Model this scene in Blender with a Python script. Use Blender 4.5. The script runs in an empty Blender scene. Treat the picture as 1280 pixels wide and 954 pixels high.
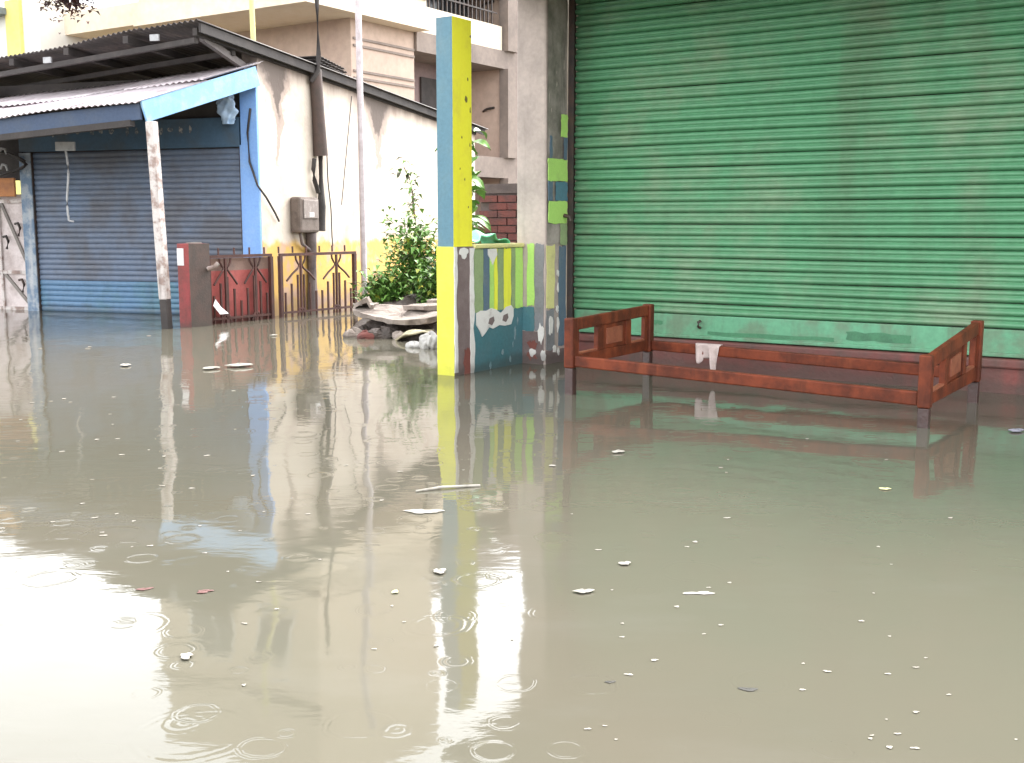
import bpy, bmesh, math, random
from math import radians as R, sin, cos, pi, atan, sqrt, exp
from mathutils import Vector as V, Matrix
random.seed(7)
SC = bpy.context.scene
COL = SC.collection

# ------------------------------------------------------------------ camera
F, CX, CY, HZ, CH = 1400.0, 640.0, 477.0, 280.0, 1.0     # photograph calibration (1280 px wide)
PITCH = atan((CY - HZ) / F)
cam_d = bpy.data.cameras.new('camera')
cam_d.sensor_width = 36.0
cam_d.lens = 36.0 * F / 1280.0
cam_d.clip_start, cam_d.clip_end = 0.05, 2000
cam = bpy.data.objects.new('camera', cam_d); COL.objects.link(cam)
cam.location = (0, 0, CH)
cam.rotation_euler = (pi / 2 - PITCH, 0, 0)
SC.camera = cam

# ------------------------------------------------------------------ sky, sun, exposure
SUN_EL, SUN_AZ = R(50), R(35)           # azimuth clockwise from +Y: the bright part of the overcast sky, ahead and right
w = bpy.data.worlds.new('World'); SC.world = w; w.use_nodes = True
nt = w.node_tree; nt.nodes.clear()
sky = nt.nodes.new('ShaderNodeTexSky'); sky.sky_type = 'NISHITA'; sky.sun_disc = False
sky.sun_elevation = SUN_EL; sky.sun_rotation = SUN_AZ
sky.air_density = 1.0; sky.dust_density = 2.0; sky.ozone_density = 1.0
hs = nt.nodes.new('ShaderNodeHueSaturation'); hs.inputs['Saturation'].default_value = 0.12
bg = nt.nodes.new('ShaderNodeBackground'); bg.inputs['Strength'].default_value = 0.15
wo = nt.nodes.new('ShaderNodeOutputWorld')
nt.links.new(sky.outputs[0], hs.inputs['Color']); nt.links.new(hs.outputs[0], bg.inputs['Color'])
nt.links.new(bg.outputs[0], wo.inputs['Surface'])
sl = bpy.data.lights.new('sun', 'SUN'); sl.energy = 0.5; sl.angle = R(40); sl.color = (1.0, 0.96, 0.9)
so = bpy.data.objects.new('sun', sl); COL.objects.link(so)
sdir = V((sin(SUN_AZ) * cos(SUN_EL), cos(SUN_AZ) * cos(SUN_EL), sin(SUN_EL)))
so.rotation_euler = sdir.to_track_quat('Z', 'Y').to_euler()
SC.view_settings.view_transform = 'Standard'
SC.view_settings.look = 'None'
SC.view_settings.exposure = 2.7
SC.view_settings.gamma = 1.0
SC.cycles.max_bounces = 8
SC.cycles.use_denoising = True

# ------------------------------------------------------------------ frames and calibration helpers
D = V((.837, -.547, 0)).normalized()      # along the street, to the right
N = V((.547, .837, 0)).normalized()       # away from the street
def S(a, b, z): return D * a + N * b + V((0, 0, z))
HC = V((-2.67, 12.05, 0))                 # near corner of the blue shop
HE = V((-.949, .314, 0)).normalized()     # along its front, to the left
HM = V((.314, .949, 0)).normalized()      # into the shop
def H(s, t, z): return HC + HE * s + HM * t + V((0, 0, z))
def ray(x, y):
    u, v = (x - CX) / F, (CY - y) / F
    return V((u, cos(PITCH) + v * sin(PITCH), -sin(PITCH) + v * cos(PITCH)))
def G(x, y, z=0.0):
    r = ray(x, y); return V((0, 0, CH)) + r * ((z - CH) / r.z)
def AT(x, y, dep):
    r = ray(x, y); return V((0, 0, CH)) + r * (dep / r.y)

# ------------------------------------------------------------------ mesh helpers
class MB:
    def __init__(s): s.v = []; s.f = []; s.m = []; s.sm = []
    def add(s, vs, fs, mi=0, smooth=False):
        o = len(s.v); s.v += [V(p) for p in vs]
        for f in fs:
            s.f.append([i + o for i in f]); s.m.append(mi); s.sm.append(smooth)
    def poly(s, pts, mi=0): s.add(pts, [list(range(len(pts)))], mi)
    def hexa(s, c, mi=0):
        s.add(c, [(0, 3, 2, 1), (4, 5, 6, 7), (0, 1, 5, 4), (1, 2, 6, 5), (2, 3, 7, 6), (3, 0, 4, 7)], mi)
    def fbox(s, fr, a, b, z, mi=0):
        c = [fr(a[0], b[0], z[0]), fr(a[1], b[0], z[0]), fr(a[1], b[1], z[0]), fr(a[0], b[1], z[0]),
             fr(a[0], b[0], z[1]), fr(a[1], b[0], z[1]), fr(a[1], b[1], z[1]), fr(a[0], b[1], z[1])]
        s.hexa(c, mi)
    def bar(s, p, q, w, h, mi=0, up=V((0, 0, 1))):
        p, q = V(p), V(q); t = (q - p).normalized()
        sd = t.cross(up)
        if sd.length < 1e-4: sd = t.cross(V((0, 1, 0)))
        sd.normalize(); u = sd.cross(t).normalized()
        a, b = sd * w / 2, u * h / 2
        s.hexa([p - a - b, p + a - b, q + a - b, q - a - b, p - a + b, p + a + b, q + a + b, q - a + b], mi)
    def tube(s, pts, r, n=8, mi=0, cap=True):
        pts = [V(p) for p in pts]; k = len(pts)
        rs = r if isinstance(r, (list, tuple)) else [r] * k
        o = len(s.v); vs = []; fs = []
        ref = V((0, 0, 1))
        for i, p in enumerate(pts):
            t = (pts[min(i + 1, k - 1)] - pts[max(i - 1, 0)]).normalized()
            x = t.cross(ref)
            if x.length < 1e-3: x = t.cross(V((1, 0, 0)))
            x.normalize(); y = t.cross(x)
            for j in range(n):
                an = 2 * pi * j / n
                vs.append(p + (x * cos(an) + y * sin(an)) * rs[i])
        for i in range(k - 1):
            for j in range(n):
                fs.append((i * n + j, i * n + (j + 1) % n, (i + 1) * n + (j + 1) % n, (i + 1) * n + j))
        s.add(vs, fs, mi, True)
        if cap:
            s.add(vs[:n], [tuple(range(n))], mi); s.add(vs[-n:], [tuple(range(n))[::-1]], mi)
    def grid(s, fn, nu, nv, mi=0, smooth=True):
        vs = [fn(i / nu, j / nv) for j in range(nv + 1) for i in range(nu + 1)]
        fs = [(j * (nu + 1) + i, j * (nu + 1) + i + 1, (j + 1) * (nu + 1) + i + 1, (j + 1) * (nu + 1) + i)
              for j in range(nv) for i in range(nu)]
        s.add(vs, fs, mi, smooth)
def obj(name, mb, mats, parent=None, bevel=0.0, solid=0.0, fix=True):
    if not isinstance(mats, (list, tuple)): mats = [mats]
    if parent is None: org = sum(mb.v, V()) / len(mb.v); org.z = min(p.z for p in mb.v)
    else: org = parent['_w'] if False else worldloc(parent)
    me = bpy.data.meshes.new(name)
    me.from_pydata([tuple(p - org) for p in mb.v], [], mb.f)
    for m in mats: me.materials.append(m)
    me.polygons.foreach_set('material_index', mb.m)
    me.polygons.foreach_set('use_smooth', mb.sm)
    me.update()
    if fix:
        bm = bmesh.new(); bm.from_mesh(me)
        bmesh.ops.recalc_face_normals(bm, faces=bm.faces); bm.to_mesh(me); bm.free()
    o = bpy.data.objects.new(name, me); COL.objects.link(o)
    if parent is None: o.location = org
    else: o.parent = parent
    if solid:
        md = o.modifiers.new('thick', 'SOLIDIFY'); md.thickness = solid; md.offset = -1
    if bevel:
        md = o.modifiers.new('edge', 'BEVEL'); md.width = bevel; md.segments = 2; md.limit_method = 'ANGLE'
    return o
def worldloc(o):
    p = V(o.location)
    while o.parent: o = o.parent; p += V(o.location)
    return p
def tag(o, label=None, cat=None, group=None, kind=None):
    if label: o['label'] = label
    if cat: o['category'] = cat
    if group: o['group'] = group
    if kind: o['kind'] = kind
    return o
def thing(name, loc, label, cat, group=None):
    o = bpy.data.objects.new(name, None); COL.objects.link(o)
    o.location = loc; o.empty_display_size = .1
    return tag(o, label, cat, group)
def copy_part(o, off, parent):
    c = o.copy(); COL.objects.link(c); c.parent = parent; c.location = V(o.location) + V(off); return c

# ------------------------------------------------------------------ material helpers
def lin(r, g, b):
    f = lambda c: (c / 255 / 12.92) if c / 255 <= .04045 else ((c / 255 + .055) / 1.055) ** 2.4
    return (f(r), f(g), f(b))
class NT:
    def __init__(s, name):
        s.mat = bpy.data.materials.new(name); s.mat.use_nodes = True
        s.t = s.mat.node_tree; s.b = s.t.nodes['Principled BSDF']
        s.pos = s.t.nodes.new('ShaderNodeNewGeometry').outputs['Position']
    def set(s, sock, v):
        if hasattr(v, 'is_output'): s.t.links.new(v, sock)
        else:
            if isinstance(v, (tuple, list)) and len(v) == 3 and sock.type == 'RGBA': v = (*v, 1)
            sock.default_value = v
    def math(s, op, a, b=0.0, c=None, clamp=False):
        n = s.t.nodes.new('ShaderNodeMath'); n.operation = op; n.use_clamp = clamp
        s.set(n.inputs[0], a); s.set(n.inputs[1], b)
        if c is not None: s.set(n.inputs[2], c)
        return n.outputs[0]
    def vec(s, sc=(1, 1, 1), loc=(0, 0, 0), src=None):
        n = s.t.nodes.new('ShaderNodeMapping'); s.set(n.inputs[0], src or s.pos)
        n.inputs['Scale'].default_value = sc; n.inputs['Location'].default_value = loc; return n.outputs[0]
    def noise(s, scale=5, detail=6, vec=None, rough=.6, dist=0.0):
        n = s.t.nodes.new('ShaderNodeTexNoise'); s.set(n.inputs['Vector'], vec or s.pos)
        n.inputs['Scale'].default_value = scale; n.inputs['Detail'].default_value = detail
        n.inputs['Roughness'].default_value = rough; n.inputs['Distortion'].default_value = dist; return n.outputs[0]
    def step(s, x, lo, hi):
        n = s.t.nodes.new('ShaderNodeMapRange'); n.interpolation_type = 'SMOOTHSTEP'
        s.set(n.inputs[0], x); s.set(n.inputs[1], lo); s.set(n.inputs[2], hi); return n.outputs[0]
    def mix(s, f, a, b, mode='MIX'):
        n = s.t.nodes.new('ShaderNodeMix'); n.data_type = 'RGBA'; n.blend_type = mode
        s.set(n.inputs[0], f); s.set(n.inputs[6], a); s.set(n.inputs[7], b); return n.outputs[2]
    def dot(s, v, w):
        n = s.t.nodes.new('ShaderNodeVectorMath'); n.operation = 'DOT_PRODUCT'
        s.set(n.inputs[0], v); n.inputs[1].default_value = w; return n.outputs['Value']
    def sep(s, i, src=None):
        n = s.t.nodes.new('ShaderNodeSeparateXYZ'); s.set(n.inputs[0], src or s.pos); return n.outputs[i]
    def bump(s, h, dist=.01, strength=1.0):
        n = s.t.nodes.new('ShaderNodeBump'); n.inputs['Strength'].default_value = strength
        n.inputs['Distance'].default_value = dist; s.set(n.inputs['Height'], h)
        s.t.links.new(n.outputs[0], s.b.inputs['Normal'])
    def done(s, col, rough=.7, metal=0.0, spec=.5):
        s.set(s.b.inputs['Base Color'], col); s.set(s.b.inputs['Roughness'], rough)
        s.b.inputs['Metallic'].default_value = metal; s.b.inputs['Specular IOR Level'].default_value = spec
        return s.mat
def weathered(name, c1, c2, scale=5, lo=.45, hi=.7, rough=.7, streak=None, bump=.003, metal=0.0, grain=.25, spec=.5, tide=0.0):
    """base colour c1, worn patches c2, optional vertical streaks (colour, amount, frequency)"""
    n = NT(name)
    col = n.mix(n.step(n.noise(scale, 8), lo, hi), c1, c2)
    if streak:
        sc, am, fr = streak
        st = n.noise(fr, 5, n.vec((1, 1, .1)))
        col = n.mix(n.math('MULTIPLY', n.step(st, .5, .75), am), col, sc)
    g = n.noise(scale * 9, 5)
    col = n.mix(grain, col, n.mix(g, (0.05, 0.05, 0.05), (1, 1, 1)), 'OVERLAY')
    if tide:                                            # uneven dirty tide mark left by the flood
        zz = n.math('ADD', n.sep(2), n.math('MULTIPLY', n.math('SUBTRACT', n.noise(6, 6), .5), .16))
        col = n.mix(n.math('MULTIPLY', n.step(zz, .10, .03), tide), col, (.06, .05, .04))
    if bump: n.bump(n.noise(scale * 7, 6), bump)
    return n.done(col, rough, metal, spec)

# ------------------------------------------------------------------ materials
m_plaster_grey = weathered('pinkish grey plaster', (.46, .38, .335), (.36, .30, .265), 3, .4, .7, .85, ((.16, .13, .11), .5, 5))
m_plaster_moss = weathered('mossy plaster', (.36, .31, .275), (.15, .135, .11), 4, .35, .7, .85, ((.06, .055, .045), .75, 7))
m_shutter_green = weathered('green shutter paint', (.09, .26, .132), (.18, .26, .16), 1.6, .45, .75, .42, ((.11, .105, .065), .42, 2.2), .0015)
m_shutter_plate = weathered('green plate paint', (.11, .32, .18), (.12, .22, .13), 4, .42, .62, .5, ((.09, .10, .06), .7, 5), .002)
m_maroon = weathered('maroon plinth paint', (.15, .05, .042), (.10, .055, .045), 4, .4, .65, .6, ((.30, .06, .05), .5, 4), .004, tide=0.5)
m_dark_metal = weathered('dark rusty metal', (.035, .028, .025), (.07, .04, .028), 9, .4, .7, .6)
m_wall_above = weathered('beige wall paint', (.42, .37, .29), (.33, .29, .23), 1.5, .4, .7, .85)
m_concrete = weathered('raw concrete', (.22, .195, .175), (.15, .13, .12), 2.5, .4, .7, .85)
m_teal = weathered('teal paint', (.085, .19, .245), (.11, .21, .25), 5, .45, .75, .55, ((.15, .2, .22), .4, 6), .0015)
m_yellow = weathered('yellow paint', (.86, .80, .045), (.74, .64, .06), 6, .5, .8, .6, ((.40, .34, .06), .25, 9), .0015)
m_yellow_low = weathered('fresh yellow paint', (.80, .80, .06), (.62, .60, .08), 5, .45, .8, .6, ((.36, .34, .09), .35, 8), .002, tide=0.35)
m_bare = weathered('bare brown plaster', (.17, .125, .118), (.21, .16, .15), 9, .4, .7, .9, None, .006, tide=0.5)
m_peel = weathered('white peeled plaster', (.72, .69, .65), (.55, .50, .46), 12, .5, .8, .85, None, .005, tide=0.5)
m_scuff = weathered('dark scuff', (.16, .13, .04), (.3, .26, .05), 30)
m_sage = weathered('sage stripe paint', (.27, .35, .17), (.22, .29, .15), 8, .45, .75, .7)
m_lime = weathered('lime stripe paint', (.42, .68, .16), (.36, .55, .15), 8, .5, .8, .7)
m_paleyellow = weathered('pale yellow paint', (.66, .62, .26), (.50, .44, .22), 8, .45, .8, .7)
m_bluegrey = weathered('blue grey stripe paint', (.10, .15, .20), (.13, .17, .20), 8, .45, .75, .7)
m_greystripe = weathered('grey stripe paint', (.22, .22, .23), (.16, .16, .16), 8, .45, .75, .7, tide=0.5)
m_deepteal = weathered('deep teal paint', (.062, .175, .20), (.085, .18, .205), 5, .45, .7, .6, ((.13, .17, .17), .45, 8), .003, tide=0.5)
m_redbrick = weathered('red paint remains', (.20, .065, .05), (.2, .08, .06), 9, .4, .7, .8)
m_wood = weathered('red brown varnished wood', (.17, .037, .015), (.08, .020, .010), 6, .38, .62, .55, ((.26, .065, .025), .5, 12), .002, spec=.22)
m_wood_light = weathered('lighter varnished panel', (.26, .085, .045), (.17, .05, .03), 9, .4, .7, .5, None, .002, spec=.3)
m_wood_wet = weathered('wet dark wood', (.055, .028, .024), (.04, .022, .02), 8, .4, .7, .3)
m_rag = weathered('pale pink rag', (.55, .45, .42), (.45, .36, .33), 12, .4, .7, .95)
m_blue_slat = weathered('grimy blue shutter', (.115, .15, .215), (.10, .105, .125), 1.5, .35, .65, .5, ((.10, .17, .27), .5, 2.0), .0015)
m_blue_low = weathered('bluer shutter', (.095, .185, .30), (.085, .18, .23), 2.5, .45, .7, .5, ((.06, .1, .14), .5, 5), .0015, tide=0.4)
m_blue = weathered('sky blue paint', (.19, .36, .70), (.24, .40, .68), 5, .45, .75, .6, ((.12, .22, .42), .4, 6), .0015)
m_blue_board = weathered('light blue board', (.26, .50, .80), (.36, .56, .78), 8, .45, .7, .6, ((.15, .33, .6), .4, 9), .002)
m_blue_dark = weathered('dusty blue board', (.045, .07, .125), (.06, .08, .12), 4, .4, .7, .7)
m_header = weathered('dark blue header', (.05, .10, .16), (.06, .085, .11), 3, .4, .7, .7)
m_letter = weathered('worn pale lettering', (.30, .29, .27), (.09, .11, .14), 30, .42, .55, .8)
m_tin_pink = weathered('weathered tin roof', (.74, .66, .68), (.48, .39, .40), 3, .45, .72, .5, None, .002, .15)
m_tin_dark = weathered('dark tin roof', (.06, .052, .05), (.10, .08, .07), 4, .4, .7, .7, None, .002, .1)
m_darkwood = weathered('sooty timber', (.042, .036, .034), (.062, .052, .048), 4, .4, .7, .85)
m_white = weathered('flaking white paint', (.56, .51, .48), (.30, .22, .19), 9, .46, .62, .7, ((.13, .085, .07), .85, 9))
m_rust = weathered('rust stained steel', (.055, .021, .016), (.09, .030, .022), 9, .4, .7, .7)
m_redpaint = weathered('faded red sheet', (.38, .085, .075), (.30, .07, .06), 6, .4, .7, .65, ((.2, .05, .045), .5, 9), tide=0.6)
m_maroon_post = weathered('dark red post paint', (.30, .05, .05), (.20, .045, .04), 8, .4, .7, .6, ((.1, .03, .03), .6, 10), tide=0.6)
m_brown_post = weathered('dirty brown post', (.085, .055, .045), (.06, .045, .038), 8, .4, .7, .7, tide=0.6)
m_paper = weathered('white notice', (.8, .78, .78), (.7, .68, .7), 20, .5, .8, .6, None, 0)
m_orange = weathered('orange board', (.42, .17, .055), (.30, .12, .05), 8, .4, .7, .7)
m_orange_wall = weathered('orange wall', (.72, .40, .12), (.6, .3, .1), 6, .4, .7, .8)
m_cream = weathered('cream wall', (.78, .66, .51), (.68, .56, .43), .8, .45, .75, .9, None, .002)
m_peach = weathered('peach wall', (.50, .375, .30), (.43, .31, .255), .8, .45, .75, .9, None, .002)
m_beige = weathered('beige concrete', (.25, .20, .17), (.18, .145, .125), 1.2, .4, .7, .9, ((.2, .16, .14), .4, 2))
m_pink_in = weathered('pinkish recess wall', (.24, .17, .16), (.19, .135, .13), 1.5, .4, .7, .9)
m_yellowwall = weathered('pale yellow wall', (.80, .70, .22), (.75, .62, .2), 1, .45, .75, .9)
m_whitewall = weathered('white wall', (.80, .78, .72), (.72, .70, .64), 1, .45, .75, .9)
m_glass = weathered('dark window glass', (.03, .035, .04), (.05, .055, .06), 3, .4, .7, .12, None, 0)
m_brick = weathered('old red brick', (.17, .055, .045), (.11, .05, .045), 6, .4, .7, .9, None, .006)
m_mortar = weathered('brick mortar', (.13, .10, .09), (.09, .07, .065), 9, .4, .7, .95)
m_leaf = weathered('leaf green', (.09, .20, .035), (.14, .26, .055), 9, .4, .65, .5, None, 0)
m_leaf_pale = weathered('pale leaf green', (.15, .31, .065), (.11, .25, .05), 9, .4, .65, .4, None, 0)
m_leaf_light = weathered('light leaf green', (.15, .32, .06), (.2, .34, .08), 9, .4, .65, .45, None, 0)
m_leaf_yellow = weathered('yellow leaf', (.42, .40, .04), (.3, .34, .05), 9, .4, .65, .5, None, 0)
m_leaf_dark = weathered('dark leaf', (.05, .085, .025), (.07, .07, .035), 9, .4, .65, .6, None, 0)
m_leaf_purple = weathered('purple brown leaf', (.08, .045, .06), (.12, .08, .07), 9, .4, .65, .6, None, 0)
m_stem = weathered('brown stem', (.13, .075, .045), (.09, .06, .04), 12, .4, .7, .85)
m_slab = weathered('broken pale slab', (.30, .25, .215), (.15, .12, .10), 7, .42, .7, .85, None, .008)
m_mud = weathered('wet mud', (.075, .055, .045), (.05, .04, .033), 6, .4, .7, .6, None, .02)
m_sack = weathered('white plastic sack', (.48, .46, .43), (.30, .28, .26), 14, .45, .75, .4, None, .004)
m_tarp = weathered('green tarpaulin', (.17, .66, .36), (.18, .55, .32), 7, .4, .7, .4, None, .004)
m_foam = weathered('pale foam', (.36, .335, .29), (.2, .18, .145), 30, .45, .75, .6, None, 0)
m_foam_y = weathered('yellowish scrap', (.62, .60, .30), (.5, .45, .25), 30, .45, .75, .6, None, 0)
m_redscrap = weathered('red scrap', (.13, .05, .04), (.09, .035, .03), 30, .45, .75, .6, None, 0)
m_darkscrap = weathered('dark scrap', (.022, .02, .014), (.04, .034, .022), 30, .45, .75, .6, None, 0)
m_pole = weathered('galvanised pole', (.52, .46, .47), (.40, .34, .34), 8, .4, .7, .5, None, .001, .2)
m_box = weathered('dusty meter box', (.15, .115, .095), (.10, .075, .06), 12, .4, .7, .75, None, .003)
m_cable = weathered('black cable', (.03, .026, .025), (.05, .04, .035), 20, .4, .7, .6, None, 0)
m_rope = weathered('pale rope', (.42, .42, .42), (.32, .32, .33), 20, .4, .7, .9, None, 0)
m_bag = weathered('pale blue plastic', (.42, .55, .72), (.33, .48, .68), 10, .4, .7, .35, None, .004)

def sidewall_mat():
    n = NT('stained cream side wall')
    t0 = n.math('SUBTRACT', n.dot(n.pos, tuple(HM)), HC.dot(HM)); z = n.sep(2)
    t = n.math('ADD', t0, n.math('MULTIPLY', n.math('SUBTRACT', n.noise(3.2, 6), .5), .55))
    col = n.mix(n.step(n.noise(2.2, 8), .48, .72), (.62, .54, .455), (.48, .385, .32))
    # old yellow dado with an uneven, flaking upper edge
    ed = n.math('ADD', z, n.math('MULTIPLY', n.math('SUBTRACT', n.noise(4, 6), .5), .35))
    dado = n.mix(n.step(n.noise(5, 7), .5, .62), (.64, .40, .11), (.54, .35, .23))
    col = n.mix(n.step(ed, .86, .76), col, dado)
    # mould and soot running down from under the roof
    below = n.math('SUBTRACT', n.math('SUBTRACT', 2.80, n.math('MULTIPLY', t, .045)), z)
    def bell(c, wd, a):
        q = n.math('DIVIDE', n.math('SUBTRACT', t, c), wd)
        return n.math('MULTIPLY', n.math('EXPONENT', n.math('MULTIPLY', n.math('MULTIPLY', q, q), -1)), a)
    L = n.math('ADD', bell(.38, .22, .55), n.math('ADD', bell(.42, .08, .45), n.math('ADD', bell(2.95, .32, .42), bell(2.95, .10, .45))))
    nz = n.noise(3.5, 6, n.vec((1, 1, .25)))
    L = n.math('ADD', L, n.math('MULTIPLY', nz, .35))
    dk = n.step(n.math('SUBTRACT', below, L), .10, -.12)
    col = n.mix(n.math('MULTIPLY', dk, .62), col, (.22, .15, .13))
    dk2 = n.step(n.math('SUBTRACT', below, n.math('MULTIPLY', L, .55)), .06, -.10)
    col = n.mix(n.math('MULTIPLY', dk2, .75), col, (.06, .045, .04))
    # damp foot
    col = n.mix(n.math('MULTIPLY', n.step(ed, .35, .05), .6), col, (.17, .12, .10))
    n.bump(n.noise(16, 6), .006)
    return n.done(col, .9)
m_side = sidewall_mat()

def water_mat():
    n = NT('muddy flood water')
    col = n.mix(n.step(n.noise(.35, 4), .35, .68), (.108, .103, .077), (.120, .106, .079))
    col = n.mix(n.math('MULTIPLY', n.step(n.noise(2.4, 6, n.vec((.6, 1.2, 1))), .5, .75), .35), col, (.135, .128, .105))   # thin silt film
    n1 = n.noise(1.0, 2, n.vec((1.25, .42, 1)), .45, .3)
    n2 = n.noise(6.5, 4, n.vec((.6, 1.3, 1)), .55, .3)
    n3 = n.noise(22, 3, n.vec((.7, 1.2, 1)), .5)
    gust = n.step(n.noise(.55, 3), .42, .68)
    h = n.math('ADD', n.math('MULTIPLY', n1, .016), n.math('MULTIPLY', n2, n.math('ADD', n.math('MULTIPLY', gust, .0008), .00055)))
    h = n.math('ADD', h, n.math('MULTIPLY', n3, n.math('ADD', n.math('MULTIPLY', gust, .00008), .00004)))
    warp = n.math('MULTIPLY', n.math('SUBTRACT', n.noise(7, 3), .5), .05)
    for sc, r0, seed, amp, dens in ((1.6, .13, 3.1, .00006, .70), (2.7, .10, 8.7, .00012, .62), (4.3, .07, 1.9, .00011, .5), (6.5, .045, 5.2, .00008, .4)):
        v = n.t.nodes.new('ShaderNodeTexVoronoi'); v.voronoi_dimensions = '2D'
        n.set(v.inputs['Vector'], n.vec((1, 1, 1), (seed, seed * .7, 0))); v.inputs['Scale'].default_value = sc
        dist = n.math('ADD', n.math('DIVIDE', v.outputs['Distance'], sc), warp)
        rnd = n.sep(0, v.outputs['Color']); rn2 = n.sep(1, v.outputs['Color']); rn3 = n.sep(2, v.outputs['Color'])
        rad = n.math('MULTIPLY', rn2, r0)                                  # each drop's ring has its own age
        env = n.step(n.math('ABSOLUTE', n.math('SUBTRACT', dist, rad)), r0 * .3, 0.0)
        wv = n.math('SINE', n.math('MULTIPLY', dist, 2 * pi / (r0 * .2)))
        on = n.math('MULTIPLY', n.math('GREATER_THAN', rnd, dens), n.math('ADD', rn3, .25))
        h = n.math('ADD', h, n.math('MULTIPLY', n.math('MULTIPLY', n.math('MULTIPLY', wv, env), on), amp))
    n.bump(h, 1.0)
    n.b.inputs['IOR'].default_value = 1.33
    return n.done(col, n.math('ADD', .03, n.math('MULTIPLY', gust, .05)))
m_water = water_mat()

# ================================================================== SETTING
mb = MB(); mb.poly([(-300, -300, 0), (300, -300, 0), (300, 300, 0), (-300, 300, 0)])
tag(obj('flood_water', mb, m_water, fix=False), kind='structure')
mb = MB(); mb.poly([(-320, -320, -.5), (320, -320, -.5), (320, 320, -.5), (-320, 320, -.5)])
tag(obj('ground', mb, m_mud, fix=False), kind='structure')

# ================================================================== GREEN SHUTTER SHOP
shop = thing('shop_building', S(-2, 7.5, 0), 'shop building with a wide closed green roller shutter behind the wooden bed', 'shop')
A0, A1 = -4.165, 1.4
mb = MB(); mb.fbox(S, (A0 + .02, A1), (7.12, 9.5), (-.45, .205)); mb.fbox(S, (A0 + .02, A1), (7.095, 7.12), (.15, .207))
obj('plinth', mb, m_maroon, shop, bevel=.012)
mb = MB(); mb.fbox(S, (-4.41, A1 + .3), (7.32, 11), (.206, 2.86))
obj('wall', mb, m_wall_above, shop)
mb = MB(); mb.fbox(S, (-4.5, A1 + .8), (7.0985, 11.1), (2.862, 2.98)); obj('roof', mb, m_concrete, shop, bevel=.01)
mb = MB(); mb.fbox(S, (-4.45, A1 + .8), (5.85, 7.098), (2.585, 2.70))
obj('unseen_canopy', mb, m_concrete, shop, bevel=.01)  # out of view; reach and height set to shade the shutter top
# pilaster: bare plaster front, mossy side with painted bands
PF, PS = 6.805, -4.165
mb = MB(); mb.fbox(S, (-4.41, PS), (PF, 7.1), (-.45, 2.583), 0)
pil = obj('pilaster', mb, [m_plaster_grey], shop, bevel=.015)
mb = MB(); nb = 24
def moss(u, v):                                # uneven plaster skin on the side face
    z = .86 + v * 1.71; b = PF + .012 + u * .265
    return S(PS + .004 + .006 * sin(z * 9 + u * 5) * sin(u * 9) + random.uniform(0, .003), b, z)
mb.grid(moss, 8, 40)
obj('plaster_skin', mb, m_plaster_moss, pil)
def ragged(fr_pt, a0, a1, z0, z1, amp, k=7):
    """irregular outline of a paint or plaster patch in a wall plane"""
    pts = []
    for i in range(k): pts.append((a0 + (a1 - a0) * i / k, z0 + random.uniform(-amp, amp)))
    for i in range(k): pts.append((a1 + random.uniform(-amp, amp), z0 + (z1 - z0) * i / k))
    for i in range(k): pts.append((a1 - (a1 - a0) * i / k, z1 + random.uniform(-amp, amp)))
    for i in range(k): pts.append((a0 + random.uniform(-amp, amp), z1 - (z1 - z0) * i / k))
    return [fr_pt(*p) for p in pts]
def patch(name, fr_pt, nrm, a0, a1, z0, z1, m, parent, amp=.006, th=.004):
    ol = ragged(fr_pt, a0, a1, z0, z1, amp); k = len(ol)
    mb = MB(); top = [p + nrm * th for p in ol]
    mb.add(ol + top, [list(range(k, 2 * k))] + [(i, (i + 1) % k, k + (i + 1) % k, k + i) for i in range(k)])
    return obj(name, mb, m, parent)
side_pt = lambda b, z: S(PS + .012, b, z)
for b0, b1, z0, z1, m in ((6.99, 7.078, 1.615, 1.77, m_lime), (6.84, 6.87, 1.46, 1.61, m_bluegrey), (7.03, 7.078, 1.46, 1.61, m_bluegrey),
                          (6.815, 7.08, 1.30, 1.455, m_lime), (6.82, 6.875, 1.165, 1.30, m_bluegrey), (6.92, 7.08, 1.165, 1.298, m_teal),
                          (6.825, 7.08, 1.005, 1.16, m_lime), (6.99, 7.078, .85, 1.0, m_sage)):
    patch('paint_band', side_pt, D, b0, b1, z0, z1, m, pil)
def chip(name, pt, nrm, a, z, wd, h, m, parent, th=.005, k=13):
    ol = []
    for i in range(k):
        an = 2 * pi * i / k; r = random.uniform(.62, 1.1)
        ol.append(pt(a + wd / 2 + wd / 2 * r * cos(an), z + h / 2 + h / 2 * r * sin(an)))
    top = [q + nrm * th for q in ol]; cen = sum(top, V()) / k
    mb = MB(); mb.add(ol + top + [cen], [(k + i, k + (i + 1) % k, 2 * k) for i in range(k)] + [(i, (i + 1) % k, k + (i + 1) % k, k + i) for i in range(k)])
    return obj(name, mb, m, parent)
low_pt = lambda b, z: S(PS + .002, b, z)
patch('paint_stripe', low_pt, D, 6.815, 6.925, .40, .85, m_paleyellow, pil, .008)
patch('paint_stripe', low_pt, D, 6.985, 7.085, .12, .84, m_bluegrey, pil, .006)
patch('paint_stripe', low_pt, D, 6.815, 6.925, .10, .39, m_greystripe, pil, .008)
for b, z, wd, h in ((6.95, .62, .025, .05), (6.955, .5, .02, .07), (6.94, .36, .03, .05), (6.95, .22, .035, .10), (6.84, .20, .05, .12), (6.90, .07, .04, .06), (6.96, .05, .03, .05)):
    chip('plaster_chip', lambda b_, z_: S(PS + .005, b_, z_), D, b, z, wd * 1.3, h * 1.2, m_peel, pil)
fr_pt = lambda a, z: S(a, PF - .002, z)
patch('paint_stripe', fr_pt, -N, -4.315, -4.255, .42, .86, m_lime, pil, .006)
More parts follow.
